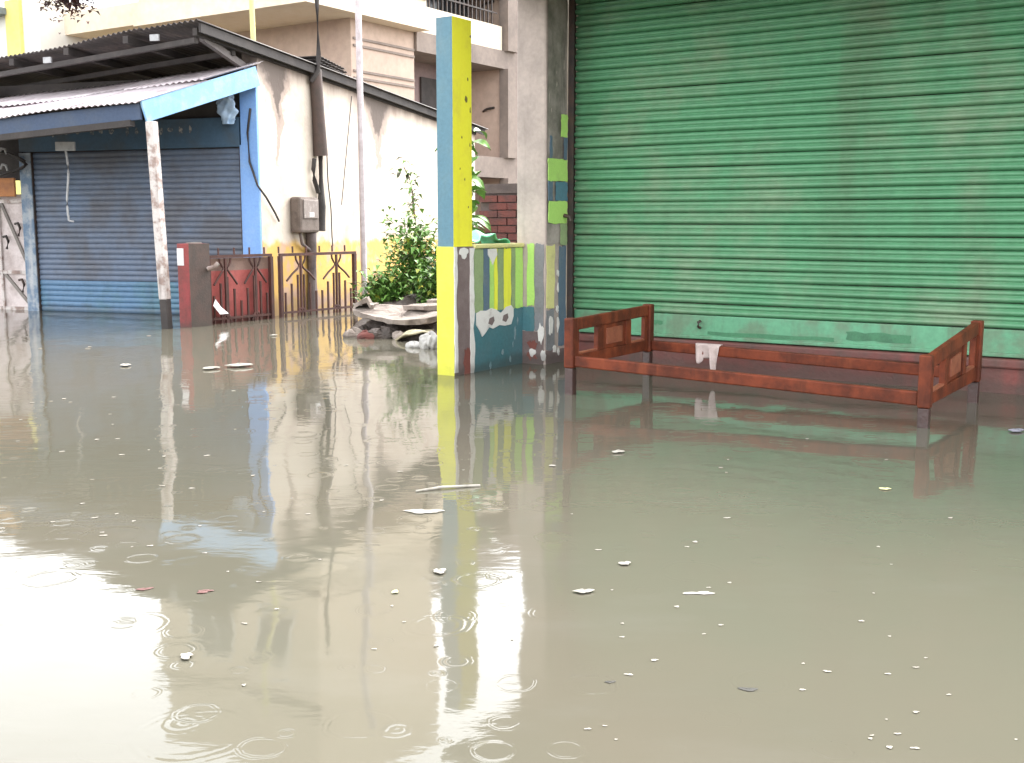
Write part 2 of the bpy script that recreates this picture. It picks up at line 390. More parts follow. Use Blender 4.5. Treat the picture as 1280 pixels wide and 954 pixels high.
patch('paint_stripe', fr_pt, -N, -4.25, -4.175, .24, .86, m_greystripe, pil, .006)
patch('paint_stripe', fr_pt, -N, -4.405, -4.175, .0, .235, m_bare, pil, .004, .002)
patch('paint_stripe', fr_pt, -N, -4.405, -4.255, .236, .41, m_deepteal, pil, .004, .002)
patch('paint_stripe', low_pt, D, 6.815, 7.085, .0, .098, m_bare, pil, .004, .002)
patch('red_patch', lambda a_, z_: S(a_, PF - .0045, z_), -N, -4.30, -4.24, .04, .17, m_redbrick, pil, .02)
for a, z, wd, h in ((-4.22, .14, .04, .14), (-4.30, .05, .05, .06), (-4.2, .02, .04, .08)):
    chip('plaster_chip', lambda a_, z_: S(a_, PF - .007, z_), -N, a, z, wd * 1.3, h * 1.15, m_peel, pil)
mb = MB()
mb.tube([S(PS + .02, 7.03, 1.06), S(PS + .07, 7.03, 1.05), S(PS + .07, 7.03, 1.02)], .014, 8)
obj('lock_hook', mb, m_dark_metal, shop)
# guide rails
for a in (-4.16, A1 - .05):
    mb = MB(); mb.fbox(S, (a, a + .012), (7.10, 7.19), (.206, 2.86)); mb.fbox(S, (a + .012, a + .045), (7.10, 7.11), (.206, 2.86))
    obj('guide_rail', mb, m_dark_metal, shop)
sh = obj('roller_shutter', (lambda mb: (mb.fbox(S, (-4.145, A1 - .06), (7.215, 7.225), (.21, 2.86)), mb)[1])(MB()), m_dark_metal, shop)
def slat_mesh(fr, a0, a1, b, z, prof, nu=40, wob=.0016):
    mb = MB(); ph_ = random.uniform(0, 6)
    k = len(prof)
    vs = []
    for i in range(nu + 1):
        u = i / nu; a = a0 + (a1 - a0) * u
        dn = wob * (sin(a * 5.3 + ph_) + .7 * sin(a * 11.7 + 2 * ph_)) + random.uniform(-wob, wob) * .5
        sg = .0022 * sin(a * 2.1 + ph_ * 1.7) * (wob > .001)
        for (dz, pr) in prof:
            vs.append(fr(a, b - pr + dn, z + dz + sg))
    fs = [(i * k + j, (i + 1) * k + j, (i + 1) * k + j + 1, i * k + j + 1) for i in range(nu) for j in range(k - 1)]
    mb.add(vs, fs, 0, True); return mb
PITCHG = .0775
prof = [(0, -.008), (.003, .004), (.009, .017), (.020, .025), (.032, .021), (.040, .006), (.0435, .000), (.047, .007), (.056, .0135), (.066, .010), (.073, .001), (.0765, -.008)]
z = .378; first = None
protos = []
for q in range(5): protos.append(obj('slat', slat_mesh(S, -4.14, A1 - .065, 7.185, z, prof), m_shutter_green, sh, fix=False))
for q in range(5): protos[q].location.z = q * PITCHG
for i in range(5, 32):
    c = copy_part(protos[random.randrange(5)], (0, 0, 0), sh); c.location = N * random.uniform(-.002, .002) + V((0, 0, i * PITCHG))
    c.rotation_euler.z = random.uniform(-.0004, .0004)
mb = MB(); mb.fbox(S, (-4.14, A1 - .065), (7.172, 7.205), (.212, .376)); bp = obj('bottom_plate', mb, m_shutter_plate, sh, bevel=.006)
mb = MB(); mb.fbox(S, (-4.14, A1 - .065), (7.150, 7.1725), (.212, .238)); obj('bottom_lip', mb, m_shutter_plate, sh, bevel=.006)
for a0, a1 in ((-3.7, -3.30), (-3.24, -2.80), (-2.78, -2.2), (-2.15, -1.3), (-1.22, -.5)):
    pass
for a0, a1, z0, z1 in ((-3.55, -3.42, .30, .325), (-2.12, -1.72, .262, .315), (-3.08, -2.2, .245, .268)):
    patch('worn_patch', lambda a_, z_: S(a_, 7.171, z_), -N, a0, a1, z0, z1, weathered('bare green patch', (.06, .20, .10), (.05, .15, .08), 9), sh, .006, .002)
mb = MB()
mb.tube([S(-3.13, 7.16, .335), S(-3.13, 7.13, .33), S(-3.13, 7.13, .30), S(-3.13, 7.16, .29)], .010, 8); obj('handle', mb, m_dark_metal, sh)

# ================================================================== PAINTED PILLAR
pp = thing('painted_pillar', S(-4.42, 6.07, 0), 'tall square pillar with a teal face and a yellow face at the end of the striped parapet', 'pillar')
mb = MB()
p = [(-4.485, 5.966), (-4.356, 5.966), (-4.356, 6.178), (-4.485, 6.178)]
c = [S(a, b, .852) for a, b in p] + [S(a, b, 2.31) for a, b in p]
mb.add(c, [(0, 1, 5, 4), (2, 3, 7, 6), (3, 0, 4, 7)], 0); mb.add(c, [(1, 2, 6, 5)], 1); mb.add(c, [(4, 5, 6, 7), (3, 2, 1, 0)], 0)
obj('shaft', mb, [m_teal, m_yellow], pp, bevel=.004)
mb = MB()
p = [(-4.49, 5.955), (-4.348, 5.955), (-4.348, 6.182), (-4.49, 6.182)]
c = [S(a, b, -.45) for a, b in p] + [S(a, b, .851) for a, b in p]
mb.add(c, [(0, 1, 5, 4), (2, 3, 7, 6), (3, 0, 4, 7), (4, 5, 6, 7)], 0); mb.add(c, [(1, 2, 6, 5)], 1)
pb = obj('base', mb, [m_yellow_low, m_bare], pp, bevel=.006)
for b, z, wd, h in ((6.13, 1.92, .012, .03), (6.10, 1.78, .03, .05), (6.06, 1.55, .012, .02), (6.15, 1.50, .01, .03), (6.09, 1.28, .012, .02), (6.16, 2.2, .016, .02), (6.13, 1.1, .01, .02), (6.04, 1.35, .008, .015), (6.155, 1.72, .012, .04)):
    chip('scuff', lambda b_, z_: S(-4.3555, b_, z_), D, b, z, wd, h, m_scuff, pp, .0015)
# white plaster left along the edges of the bare face
def edge_strip(b0, b1, z0, z1, k=16):
    L, Rr = [], []
    for i in range(k + 1):
        z = z0 + (z1 - z0) * i / k
        L.append((b0 + random.uniform(-.004, .005), z)); Rr.append((b1 + random.uniform(-.012, .010), z))
    mb = MB()
    for i in range(k):
        q = [L[i], Rr[i], Rr[i + 1], L[i + 1]]
        mb.hexa([S(-4.348, b, z) for b, z in (q[0], q[1], q[2], q[3])] + [S(-4.341, b, z) for b, z in (q[0], q[1], q[2], q[3])])
    return mb
obj('peeled_edge', edge_strip(5.957, 5.985, .02, .85), m_peel, pp)
obj('peeled_edge', edge_strip(6.135, 6.178, -.02, .84), m_peel, pp)
chip('plaster_chip', lambda b, z: S(-4.347, b, z), D, 6.01, .77, .11, .085, m_peel, pp)
patch('red_patch', lambda b, z: S(-4.347, b, z), D, 6.06, 6.13, -.05, .17, m_redbrick, pp, .016, .003)

# ================================================================== STRIPED PARAPET
pw = thing('parapet_wall', S(-4.4, 6.5, 0), 'low parapet wall with vertical colour stripes and peeling white plaster between pillar and green shop', 'wall')
mb = MB(); mb.fbox(S, (-4.47, -4.352), (6.184, 6.803), (-.45, .835)); wall_o = obj('wall', mb, m_deepteal, pw, bevel=.008)
mb = MB(); mb.fbox(S, (-4.485, -4.335), (6.184, 6.803), (.8355, .865)); obj('coping', mb, m_paleyellow, pw, bevel=.008)
par_pt = lambda b, z: S(-4.351, b, z)
bs = [6.19, 6.30, 6.375, 6.43, 6.475, 6.55, 6.645, 6.70, 6.80]
ms = [m_sage, m_bluegrey, m_lime, m_yellow_low, m_sage, m_yellow_low, m_sage, m_lime]
for i in range(8):
    patch('paint_stripe', par_pt, D, bs[i], bs[i + 1] - .004, .405, .832, ms[i], pw, .004, .003)
def blob(name, cb, cz, pts, pt, nrm, m, parent, th=.006):
    ol = [pt(cb + x, cz + y) for x, y in pts]; k = len(ol); top = [q + nrm * th for q in ol]
    mb = MB(); cen = sum(top, V()) / k
    mb.add(ol + top + [cen], [(k + i, k + (i + 1) % k, 2 * k) for i in range(k)] + [(i, (i + 1) % k, k + (i + 1) % k, k + i) for i in range(k)])
    return obj(name, mb, m, parent)
blob('peeled_patch', 6.29, .33, [(-.08, .07), (-.03, .085), (.04, .08), (.10, .095), (.16, .08), (.21, .055), (.24, .06), (.28, .09), (.35, .10), (.38, .075), (.38, .02), (.35, -.035), (.27, -.04), (.2, -.03), (.12, -.05), (.06, -.03), (.03, -.07), (-.01, -.095), (-.04, -.05), (-.08, -.01)], par_pt, D, m_peel, pw)
for b, z in ((6.385, .335), (6.56, .345)):
    blob('plaster_hole', b, z, [(-.035, -.015), (.01, -.03), (.04, 0), (.03, .03), (-.02, .02)], lambda b_, z_: S(-4.345, b_, z_), D, m_bare, pw, .002)
blob('peeled_patch', 6.40, .79, [(-.05, .04), (.05, .042), (.06, 0), (.03, -.03), (.005, -.07), (-.02, -.03), (-.05, .0)], lambda b_, z_: S(-4.348, b_, z_), D, m_peel, pw)
m_chip = weathered('faint chip', (.24, .31, .33), (.13, .22, .24), 20, .4, .6)
for b, z, wd, h in ((6.68, .18, .03, .10), (6.66, .12, .02, .05), (6.52, .08, .03, .05), (6.62, .02, .025, .05), (6.37, .0, .03, .05), (6.72, .28, .02, .06)):
    chip('plaster_chip', par_pt, D, b, z, wd, h, m_chip, pw, .003)

# ================================================================== GREEN TARPAULIN on the parapet
mb = MB()
def tp(u, v):
    b = 6.20 + u * .52; a = -4.62 + v * .25
    hgt = .875 + .075 * exp(-((u - .42) / .3) ** 2) * (1 - .5 * abs(v - .4)) + .012 * sin(u * 23 + v * 9) - .03 * (u > .85)
    return S(a + .015 * sin(u * 17), b, hgt)
mb.grid(tp, 26, 10)
tag(obj('tarpaulin', mb, m_tarp, solid=.006), 'crumpled bright green tarpaulin lying on top of the striped parapet', 'tarpaulin')

# ================================================================== WOODEN BED
bed = thing('wooden_bed', S(-2.3, 6.2, 0), 'red brown wooden bed frame without mattress standing in the floodwater', 'bed')
cr = {'FL': (-3.304, 5.69, .452), 'FR': (-1.285, 5.70, .362), 'BR': (-1.24, 6.66, .465), 'BL': (-3.28, 6.66, .478)}
T = .062
def railz(k, up): return {'FL': (.168, .232), 'FR': (.108, .178), 'BR': (.13, .20), 'BL': (.175, .24)}[k][up]
for k, (a, b, h) in cr.items():
    z0 = railz(k, 0)
    mb = MB(); mb.fbox(S, (a - T / 2, a + T / 2), (b - T / 2, b + T / 2), (z0 - .01, h)); lp = obj('post', mb, m_wood, bed, bevel=.008)
    mb = MB(); mb.fbox(S, (a - T / 2 + .004, a + T / 2 - .004), (b - T / 2 + .004, b + T / 2 - .004), (-.35, z0 - .0105)); obj('leg', mb, m_wood_wet, bed, bevel=.006)
def skew(a0, b0, z00, z01, a1, b1, z10, z11, th, along):
    """board between two posts: its ends may stand at different heights; th is its thickness square to `along`"""
    sd = {'d': N, 'n': D}[along] * th / 2
    P = [S(a0, b0, z00), S(a1, b1, z10)]; Q = [S(a0, b0, z01), S(a1, b1, z11)]
    mb = MB(); mb.hexa([P[0] - sd, P[1] - sd, P[1] + sd, P[0] + sd, Q[0] - sd, Q[1] - sd, Q[1] + sd, Q[0] + sd]); return mb
h2 = T / 2 + .001
obj('side_rail', skew(cr['FL'][0] + h2, cr['FL'][1], .166, .232, cr['FR'][0] - h2, cr['FR'][1], .106, .178, .034, 'd'), m_wood, bed, bevel=.008)
obj('side_rail', skew(cr['BL'][0] + h2, cr['BL'][1], .175, .24, cr['BR'][0] - h2, cr['BR'][1], .125, .195, .034, 'd'), m_wood, bed, bevel=.008)
def endboard(kf, kb, name):
    af, bf, hf = cr[kf]; ab, bb, hb = cr[kb]
    root = obj(name, skew(af, bf + h2, hf - .075, hf - .006, ab, bb - h2, hb - .075, hb - .006, .036, 'n'), m_wood, bed, bevel=.006)
    lerp = lambda t: (af + (ab - af) * t, bf + (bb - bf) * t, hf + (hb - hf) * t, railz(kf, 0) + (railz(kb, 0) - railz(kf, 0)) * t)
    def seg(nm, t0, t1, f0, f1, th, m):
        q0, q1 = lerp(t0), lerp(t1)
        z = lambda q, f: q[3] + (q[2] - .0755 - q[3]) * f
        obj(nm, skew(q0[0], q0[1], z(q0, f0), z(q0, f1), q1[0], q1[1], z(q1, f0), z(q1, f1), th, 'n'), m, root, bevel=.003)
    e = .034
    seg('bottom_rail', e, 1 - e, 0.0, .30, .034, m_wood)
    seg('stile', .30, .37, .302, .998, .030, m_wood)
    seg('stile', .665, .735, .302, .998, .030, m_wood)
    seg('panel', .371, .664, .302, .998, .012, m_wood)
    seg('raised_panel', .415, .62, .42, .88, .028, m_wood_light)
    seg('corner_block', e, .075, .302, .998, .026, m_wood)
    seg('corner_block', .925, 1 - e, .302, .998, .026, m_wood)
    seg('lower_ledge', .076, .299, .302, .36, .03, m_wood_light)
    seg('lower_ledge', .736, .924, .302, .36, .03, m_wood_light)
endboard('FL', 'BL', 'headboard'); endboard('FR', 'BR', 'footboard')
# rag on the back rail
mb = MB()
b0 = 6.66
def rg(u, v):
    a = -2.93 + u * .17 + .02 * v * (u - .5)
    if v < .25: return S(a, b0 + .022 - v * .18, .236 + .006 - .1 * abs(v - .12) * .3)
    # two tails: a short narrow one on the left, a longer pointed one on the right
    if u < .42: L = .085 + .05 * max(0, sin(u / .42 * pi)) ** .6; a = a + (.21 - u) * .07 * v
    else: L = .08 + .085 * max(0, sin((u - .42) / .58 * pi)) ** .8; a = a + (.70 - u) * .10 * v
    return S(a, b0 - .024 - .012 * sin(u * 14) * v, .236 - (v - .25) / .75 * L + .012 * sin(u * 6))
mb.grid(rg, 34, 14)
tag(obj('rag', mb, m_rag, solid=.004), 'pale pink rag with two tails hanging over the back rail of the wooden bed', 'rag')

# ================================================================== BLUE SHOP
house = thing('blue_shop', H(1.5, 2, 0), 'low old shop with blue roller shutter, tin awning and stained cream side wall', 'shop')
mb = MB()
zr = lambda t: 2.82 - .047 * t
mb.hexa([H(0, .01, -.45), H(0, 6.6, -.45), H(.18, 6.6, -.45), H(.18, .01, -.45), H(0, .01, zr(0) - .05), H(0, 6.6, zr(6.6) - .05), H(.18, 6.6, zr(6.6) - .05), H(.18, .01, zr(0) - .05)])
obj('side_wall', mb, m_side, house)
mb = MB(); mb.fbox(H, (.181, 4.8), (.06, .16), (1.80, 2.56)); obj('front_wall', mb, m_darkwood, house)
mb = MB(); mb.fbox(H, (0.0, .20), (-.03, .0095), (-.45, 2.42)); mb.fbox(H, (.201, .225), (-.02, .08), (-.45, 1.83)); obj('corner_column', mb, m_blue, house, bevel=.006)
mb = MB(); mb.fbox(H, (.226, 3.1), (-.02, .055), (1.81, 2.12)); hd = obj('header_board', mb, m_header, house, bevel=.006)
# sign lettering worn past reading: separate pale smudges
x = 2.70
for i in range(13):
    x -= random.uniform(.10, .20)
    if x < .75: break
    hh = random.uniform(.05, .12)
    chip('faded_letter', lambda a_, z_: H(a_, -.0205, z_), -HM, x, 2.0 - hh * .5 + random.uniform(-.01, .02), random.uniform(.03, .09), hh, m_letter, hd, .0015, 11)
# blue shutter: bluer slats low down, greyer ones above
shb = obj('roller_shutter', (lambda mb: (mb.fbox(H, (.235, 2.95), (.045, .055), (-.4, 1.81)), mb)[1])(MB()), m_dark_metal, house)
PB = .060
prof2 = [(0, -.001), (.004, .004), (.015, .009), (.030, .011), (.044, .008), (.055, .002), (.059, -.001)]
pr = [obj('slat', slat_mesh(H, .237, 2.948, .028, -.24, [(dz, p_) for dz, p_ in prof2], 14), m_blue_low if q == 0 else m_blue_slat, shb, fix=False) for q in range(2)]
pr[1].location.z = PB * 12
for i in range(1, 34):
    if i == 12: continue
    c = copy_part(pr[0 if i < 9 or (i < 15 and random.random() < (15 - i) / 7) else 1], (0, 0, 0), shb); c.location = HM * random.uniform(-.002, .002) + V((0, 0, i * PB))
mb = MB(); mb.fbox(H, (2.951, 3.11), (-.02, .05), (-.45, 1.80)); obj('jamb', mb, weathered('patchy pale jamb', (.30, .34, .38), (.12, .18, .26), 7, .42, .58, .7, ((.5, .48, .47), .6, 9)), house, bevel=.006)
mb = MB(); mb.fbox(H, (.226, .236), (-.015, .05), (-.45, 1.81)); obj('guide_rail', mb, m_dark_metal, house)
mb = MB(); mb.fbox(H, (2.9425, 2.9505), (-.01, .05), (-.45, 1.81)); obj('guide_rail', mb, m_dark_metal, house)
# awning: two rows of corrugated sheets
aw_front = lambda s: H(.41 + s, -1.42, 2.152 - .064 * s)                       # eave line, s = 0 at the corner
aw_back = lambda s: H(.0 + s * 1.12, -.04, 2.62 - .076 * s * 1.12)
awn = obj('awning', (lambda mb: (mb.bar(H(.02, -.05, 2.54), H(4.7, -.05, 2.19), .06, .08), mb)[1])(MB()), m_darkwood, house)
def sheet(fr, bk, s0, s1, v0, v1, lift, pitch=.07, amp=.010, nv=4):
    nu = int((s1 - s0) / pitch * 4)
    mb = MB()
    def fn(u, v):
        s = s0 + (s1 - s0) * u; vv = v0 + (v1 - v0) * v
        p = fr(s).lerp(bk(s), vv)
        return p + V((0, 0, lift + amp * sin(s / pitch * 2 * pi) + .012 * sin(s * 2.3 + v0 * 3)))
    mb.grid(fn, nu, nv); return mb
for i in range(5):
    s0 = -.06 + i * .78
    obj('roof_sheet', sheet(aw_front, aw_back, s0, s0 + .82, -.05 + random.uniform(-.02, .02), .56, .004 + .006 * (i % 2)), m_tin_pink, awn, solid=.002, fix=False)
    obj('roof_sheet', sheet(aw_front, aw_back, s0, s0 + .82, .50, 1.03, .020 + .006 * (i % 2)), m_tin_pink, awn, solid=.002, fix=False)
mb = MB(); mb.bar(aw_front(0.0) + V((0, 0, -.10)), aw_front(3.9) + V((0, 0, -.085)), .03, .155); obj('fascia_board', mb, m_blue_dark, house, bevel=.004)
p, q = aw_front(-.03) + V((0, 0, -.105)), H(-.04, -.06, 2.522)
mb = MB(); mb.bar(p, q, .03, .20); obj('barge_board', mb, m_blue_board, house, bevel=.004)
mb = MB(); mb.bar(aw_front(.1) + V((0, 0, -.20)), aw_front(3.9) + V((0, 0, -.19)) + HM * .05, .07, .06); obj('awning_beam', mb, m_darkwood, house)
for s in (.5, 1.4, 2.3, 3.2):
    mb = MB(); mb.bar(aw_front(s) + V((0, 0, -.06)), aw_back(s) + V((0, 0, -.06)), .05, .06); obj('rafter', mb, m_darkwood, house)
# post
mb = MB(); P = G(209, 410.5)
top = P + V((-.06, -.02, 2.02))
def tilt(z): return P + (top - P) * (z / 2.02)
mb.bar(tilt(.28), tilt(1.955), .085, .085, 0, up=HE); mb.bar(tilt(-.45), tilt(.2795), .08, .08, 1, up=HE)
obj('awning_post', mb, [m_white, m_darkwood], house, bevel=.008)
# main roof
rf_front = lambda s: H(-.02 + s, -1.20 + .25 * s, 2.868 - .043 * s)
rf_back = lambda s: H(-.06 + s, 6.9, 2.485 - .04 * s)
rf = obj('main_roof', (lambda mb: (mb.bar(H(.0, -1.1, 2.81), H(.0, 6.6, 2.445), .05, .07), mb)[1])(MB()), m_darkwood, house)
for i in range(6):
    s0 = -.10 + i * .80
    obj('roof_sheet', sheet(rf_front, rf_back, s0, s0 + .84, random.uniform(-.004, .004), 1, .03 + .006 * (i % 2), .075, .013, 8), m_tin_dark, rf, solid=.002, fix=False)
mb = MB(); mb.bar(H(-.09, -1.15, 2.835), H(-.09, 6.8, 2.462), .025, .085); obj('gable_board', mb, m_darkwood, rf)
for s in (.9, 1.8, 2.7):
    mb = MB(); mb.bar(rf_front(s) + V((0, 0, -.03)), rf_back(s) + V((0, 0, -.03)), .06, .07); obj('rafter', mb, m_darkwood, house)
for t, dz in ((-1.05, -.045), (-.4, -.04)):
    mb = MB(); mb.bar(H(.02, t, 2.78 + dz - .045 * (t + 1)), H(4.2, t + .9, 2.60 + dz - .045 * (t + 1)), .05, .05); obj('purlin', mb, m_darkwood, house)
mb = MB(); mb.bar(H(.10, .0, 2.60), H(.02, -.95, 2.78), .05, .07); obj('brace', mb, weathered('grey timber brace', (.15, .13, .125), (.1, .085, .08), 9), house)
for s, t, z in ((.45, -1.04, 2.76), (3.1, -.40, 2.60), (2.05, -.66, 2.67)):
    mb = MB(); mb.fbox(H, (s, s + .10), (t, t + .02), (z, z + .06)); obj('metal_plate', mb, m_rope, house)
# debris sheets lying on the roof
sc_ = thing('roof_scrap', H(-.02, 1.35, 2.86), 'small stack of dark scrap tin sheets lying on the edge of the shop roof', 'scrap')
for i in range(3):
    mb = MB()
    mb.grid(lambda u, v: H(-.09 + v * .5, 1.25 + u * (.75 - i * .06), 2.83 + i * .035 - u * .065 + .006 * sin(u * 55 + i)), 40, 2)
    obj('sheet', mb, m_tin_dark, sc_, solid=.004)

# bag, rope
mb = MB()
def bagf(u, v):
    an = u * 2 * pi; r = (.025 + .085 * sin(min(1, v * 1.15) * pi * .8) + .022 * sin(3 * an + v * 7) + .014 * sin(7 * an - v * 11) + .012 * sin(v * 23 + 2 * an)) * (.75 if v > .9 else 1)
    return H(.30 + r * cos(an) * .9, -.11 + r * sin(an) * .5, 2.38 - v * .34)
mb.grid(bagf, 36, 22)
tag(obj('plastic_bag', mb, m_bag), 'pale blue plastic bag hanging at the top of the blue shop column', 'bag')
rp = [AT(82 + 5 * u + 2 * sin(u * 6), 188 + u * 88, 11.9) for u in [i / 10 for i in range(11)]]
mb = MB(); mb.tube(rp, .012, 6); mb.tube([rp[-1], rp[-1] + V((.05, 0, -.01))], .01, 6); mb.bar(rp[0] + V((-.10, 0, .04)), rp[0] + V((.10, 0, .04)), .03, .09)
tag(obj('rope', mb, m_rope), 'pale frayed rope hanging from the header of the blue shutter', 'rope')

# ================================================================== NEIGHBOURING STALL
st = thing('market_stall', H(3.9, .3, 0), 'dim stall at the left edge with a braced white folding door beside the blue shutter', 'stall')
mb = MB(); mb.fbox(H, (3.112, 5.2), (.10, .16), (-.45, 1.34)); obj('door', mb, weathered('stained white door', (.62, .54, .52), (.40, .33, .31), 5, .4, .7, .7), st)
for s0, z0, s1, z1 in ((3.50, 1.25, 3.13, .46), (3.50, .42, 3.13, .03)):
    mb = MB(); mb.bar(H(s0, .088, z0), H(s1, .088, z1), .02, .035); obj('brace', mb, m_concrete, st)
for z in (.015, .44, 1.26):
    mb = MB(); mb.fbox(H, (3.113, 4.6), (.075, .0985), (z - .02, z + .02)); obj('door_rail', mb, m_white, st)
for s in (3.125, 3.52, 3.9):
    mb = MB(); mb.fbox(H, (s, s + .025), (.070, .098), (-.4, 1.30)); obj('door_stile', mb, m_white, st)
for s, z in ((3.23, .30), (3.24, .95), (3.42, .8)):
    mb = MB(); mb.tube([H(s + .05, .06, z + .05), H(s, .05, z + .06), H(s - .03, .05, z), H(s, .05, z - .09)], .015, 6); obj('hasp', mb, m_dark_metal, st)
mb = MB(); mb.fbox(H, (3.112, 5.2), (.04, .16), (1.5, 2.35)); obj('dark_wall', mb, m_darkwood, st)
mb = MB(); mb.fbox(H, (3.16, 3.62), (-.06, -.03), (1.31, 1.52)); tag(obj('sign_board', mb, m_orange, st, bevel=.006), 'blank worn orange board')
mb = MB(); mb.fbox(H, (3.25, 5.0), (-.24, -.16), (2.39, 2.60)); tag(obj('end_panel', mb, m_orange_wall, st), 'orange panel between the two roofs')
for i in range(3):
    pts = [H(3.2 + .25 * sin(i + u * 5), -.09 + .02 * cos(u * 9), 1.98 - u * .35 - .05 * i) for u in [k / 8 for k in range(9)]]
    mb = MB(); mb.tube(pts, .012, 6); obj('cable', mb, m_cable, st)
for z in (1.62, 1.8, 1.97):
    mb = MB(); mb.tube([H(3.3, -.1, z), H(3.26, -.11, z + .05), H(3.22, -.1, z + .04), H(3.2, -.1, z - .02)], .016, 6); obj('hook', mb, m_rope, st)

# ================================================================== SIDE WALL FITTINGS
mbx = thing('meter_box', H(-.06, .85, .9), 'dusty brown electricity meter box fixed to the cream side wall', 'meter box')
mb = MB(); mb.fbox(H, (-.14, -.002), (.60, 1.05), (.90, 1.30)); bx = obj('case', mb, m_box, mbx, bevel=.03)
mb = MB(); mb.fbox(H, (-.155, -.1405), (.66, 1.0), (1.06, 1.27)); obj('window', mb, weathered('cloudy meter window', (.22, .18, .16), (.34, .30, .27), 14), mbx, bevel=.01)
mb = MB(); mb.fbox(H, (-.160, -.1555), (.78, .88), (1.08, 1.13)); obj('dial_plate', mb, m_paper, mbx)
mb = MB(); mb.tube([H(-.06, .98, .90), H(-.05, 1.0, .70), H(-.05, 1.0, .2), H(-.05, 1.0, -.3)], .06, 10)
mb.tube([H(-.06, .72, .9), H(-.06, .76, .78), H(-.06, .95, .70)], .018, 6)
obj('conduit', mb, weathered('grey brown conduit', (.16, .125, .12), (.1, .08, .075), 8), mbx)
dp = thing('drain_pipe', H(-.06, 1.2, .9), 'dark rotten drain pipe running down the cream wall above the meter box', 'pipe')
mb = MB(); mb.tube([H(-.06, 1.17, 2.74), H(-.07, 1.20, 2.3), H(-.07, 1.24, 1.78)], [.075, .07, .085], 10); obj('upper_pipe', mb, m_brown_post, dp)
mb = MB(); mb.tube([H(-.05, 1.27, 1.79), H(-.05, 1.27, 1.4), H(-.06, 1.25, 1.2), H(-.06, 1.22, .92)], [.03, .032, .05, .055], 8)
mb.tube([H(-.05, 1.12, 1.74), H(-.05, 1.09, 1.62), H(-.05, 1.11, 1.50), H(-.05, 1.2, 1.36)], .026, 8); obj('lower_pipe', mb, m_darkwood, dp)
mb = MB(); mb.tube([H(-.05, 1.08, 2.6), H(-.13, 1.11, 2.72), H(-.13, 1.13, 2.9), H(-.13, 1.12, 3.5), H(-.14, 1.10, 4.2)], .028, 8)
tag(obj('service_mast', mb, m_darkwood), 'thin dark mast rising past the tin roof above the drain pipe', 'mast')
def wire(pts, r, label):
    mb = MB(); mb.tube(pts, r, 6); return tag(obj('cable', mb, m_cable), label, 'cable')
wire([H(-.03, 1.36 + .012 * sin(i), 2.72 - i * .11 + (0)) + HM * (.012 * i) for i in range(19)], .008, 'thin slack cable running down the cream wall right of the drain pipe')
wire([H(-.03, 2.15 - .03 * i, 2.55 - i * .12) for i in range(12)], .006, 'faint thin cable slanting down the cream wall beside the pale pole')
wire([H(.06, -.05, 2.2), H(.10, -.055, 1.95), H(.09, -.05, 1.65), H(.0, -.05, 1.4), H(-.045, .04, 1.28), H(-.04, .22, 1.12), H(-.03, .32, 1.03)], .012, 'black cable looping down across the blue column onto the cream wall')
mb = MB(); Pp = V((-1.735, 13.2, 0)); mb.tube([Pp + V((0, 0, -.45)), Pp + V((-.02, 0, 5.2))], .036, 12)
tag(obj('metal_pole', mb, m_pole), 'tall pale metal pole standing at the far end of the iron gate', 'pole')
mb = MB(); Pq = AT(318, 60, 17.5); mb.tube([V((Pq.x, Pq.y, 2.6)), V((Pq.x - .05, Pq.y, 7))], .04, 10)
tag(obj('utility_pole', mb, m_paleyellow), 'thin pale pole behind the shop roof before the cream building', 'pole')

# ================================================================== RED GATE POST, GATE
gp = thing('gate_post', S(-8.62, 7.5, 0), 'square dark red gate post with a small white notice beside the white awning post', 'gate post')
mb = MB()
p = [(-8.735, 7.40), (-8.565, 7.40), (-8.565, 7.66), (-8.735, 7.66)]
c = [S(a, b, -.45) for a, b in p] + [S(a, b, .81) for a, b in p]
mb.add(c, [(0, 1, 5, 4), (2, 3, 7, 6), (3, 0, 4, 7), (4, 5, 6, 7)], 0); mb.add(c, [(1, 2, 6, 5)], 1)
obj('shaft', mb, [m_maroon_post, m_brown_post], gp, bevel=.008)
mb = MB(); mb.fbox(S, (-8.725, -8.635), (7.392, 7.398), (.60, .765)); obj('notice', mb, m_paper, gp)
mb = MB(); mb.fbox(S, (-8.66, -8.58), (7.45, 7.58), (.811, .822)); obj('cap_tile', mb, m_concrete, gp)
mb = MB(); mb.tube([S(-8.565, 7.63, .56), S(-8.50, 7.66, .58), S(-8.48, 7.69, .62)], .022, 8); obj('hinge', mb, m_white, gp)

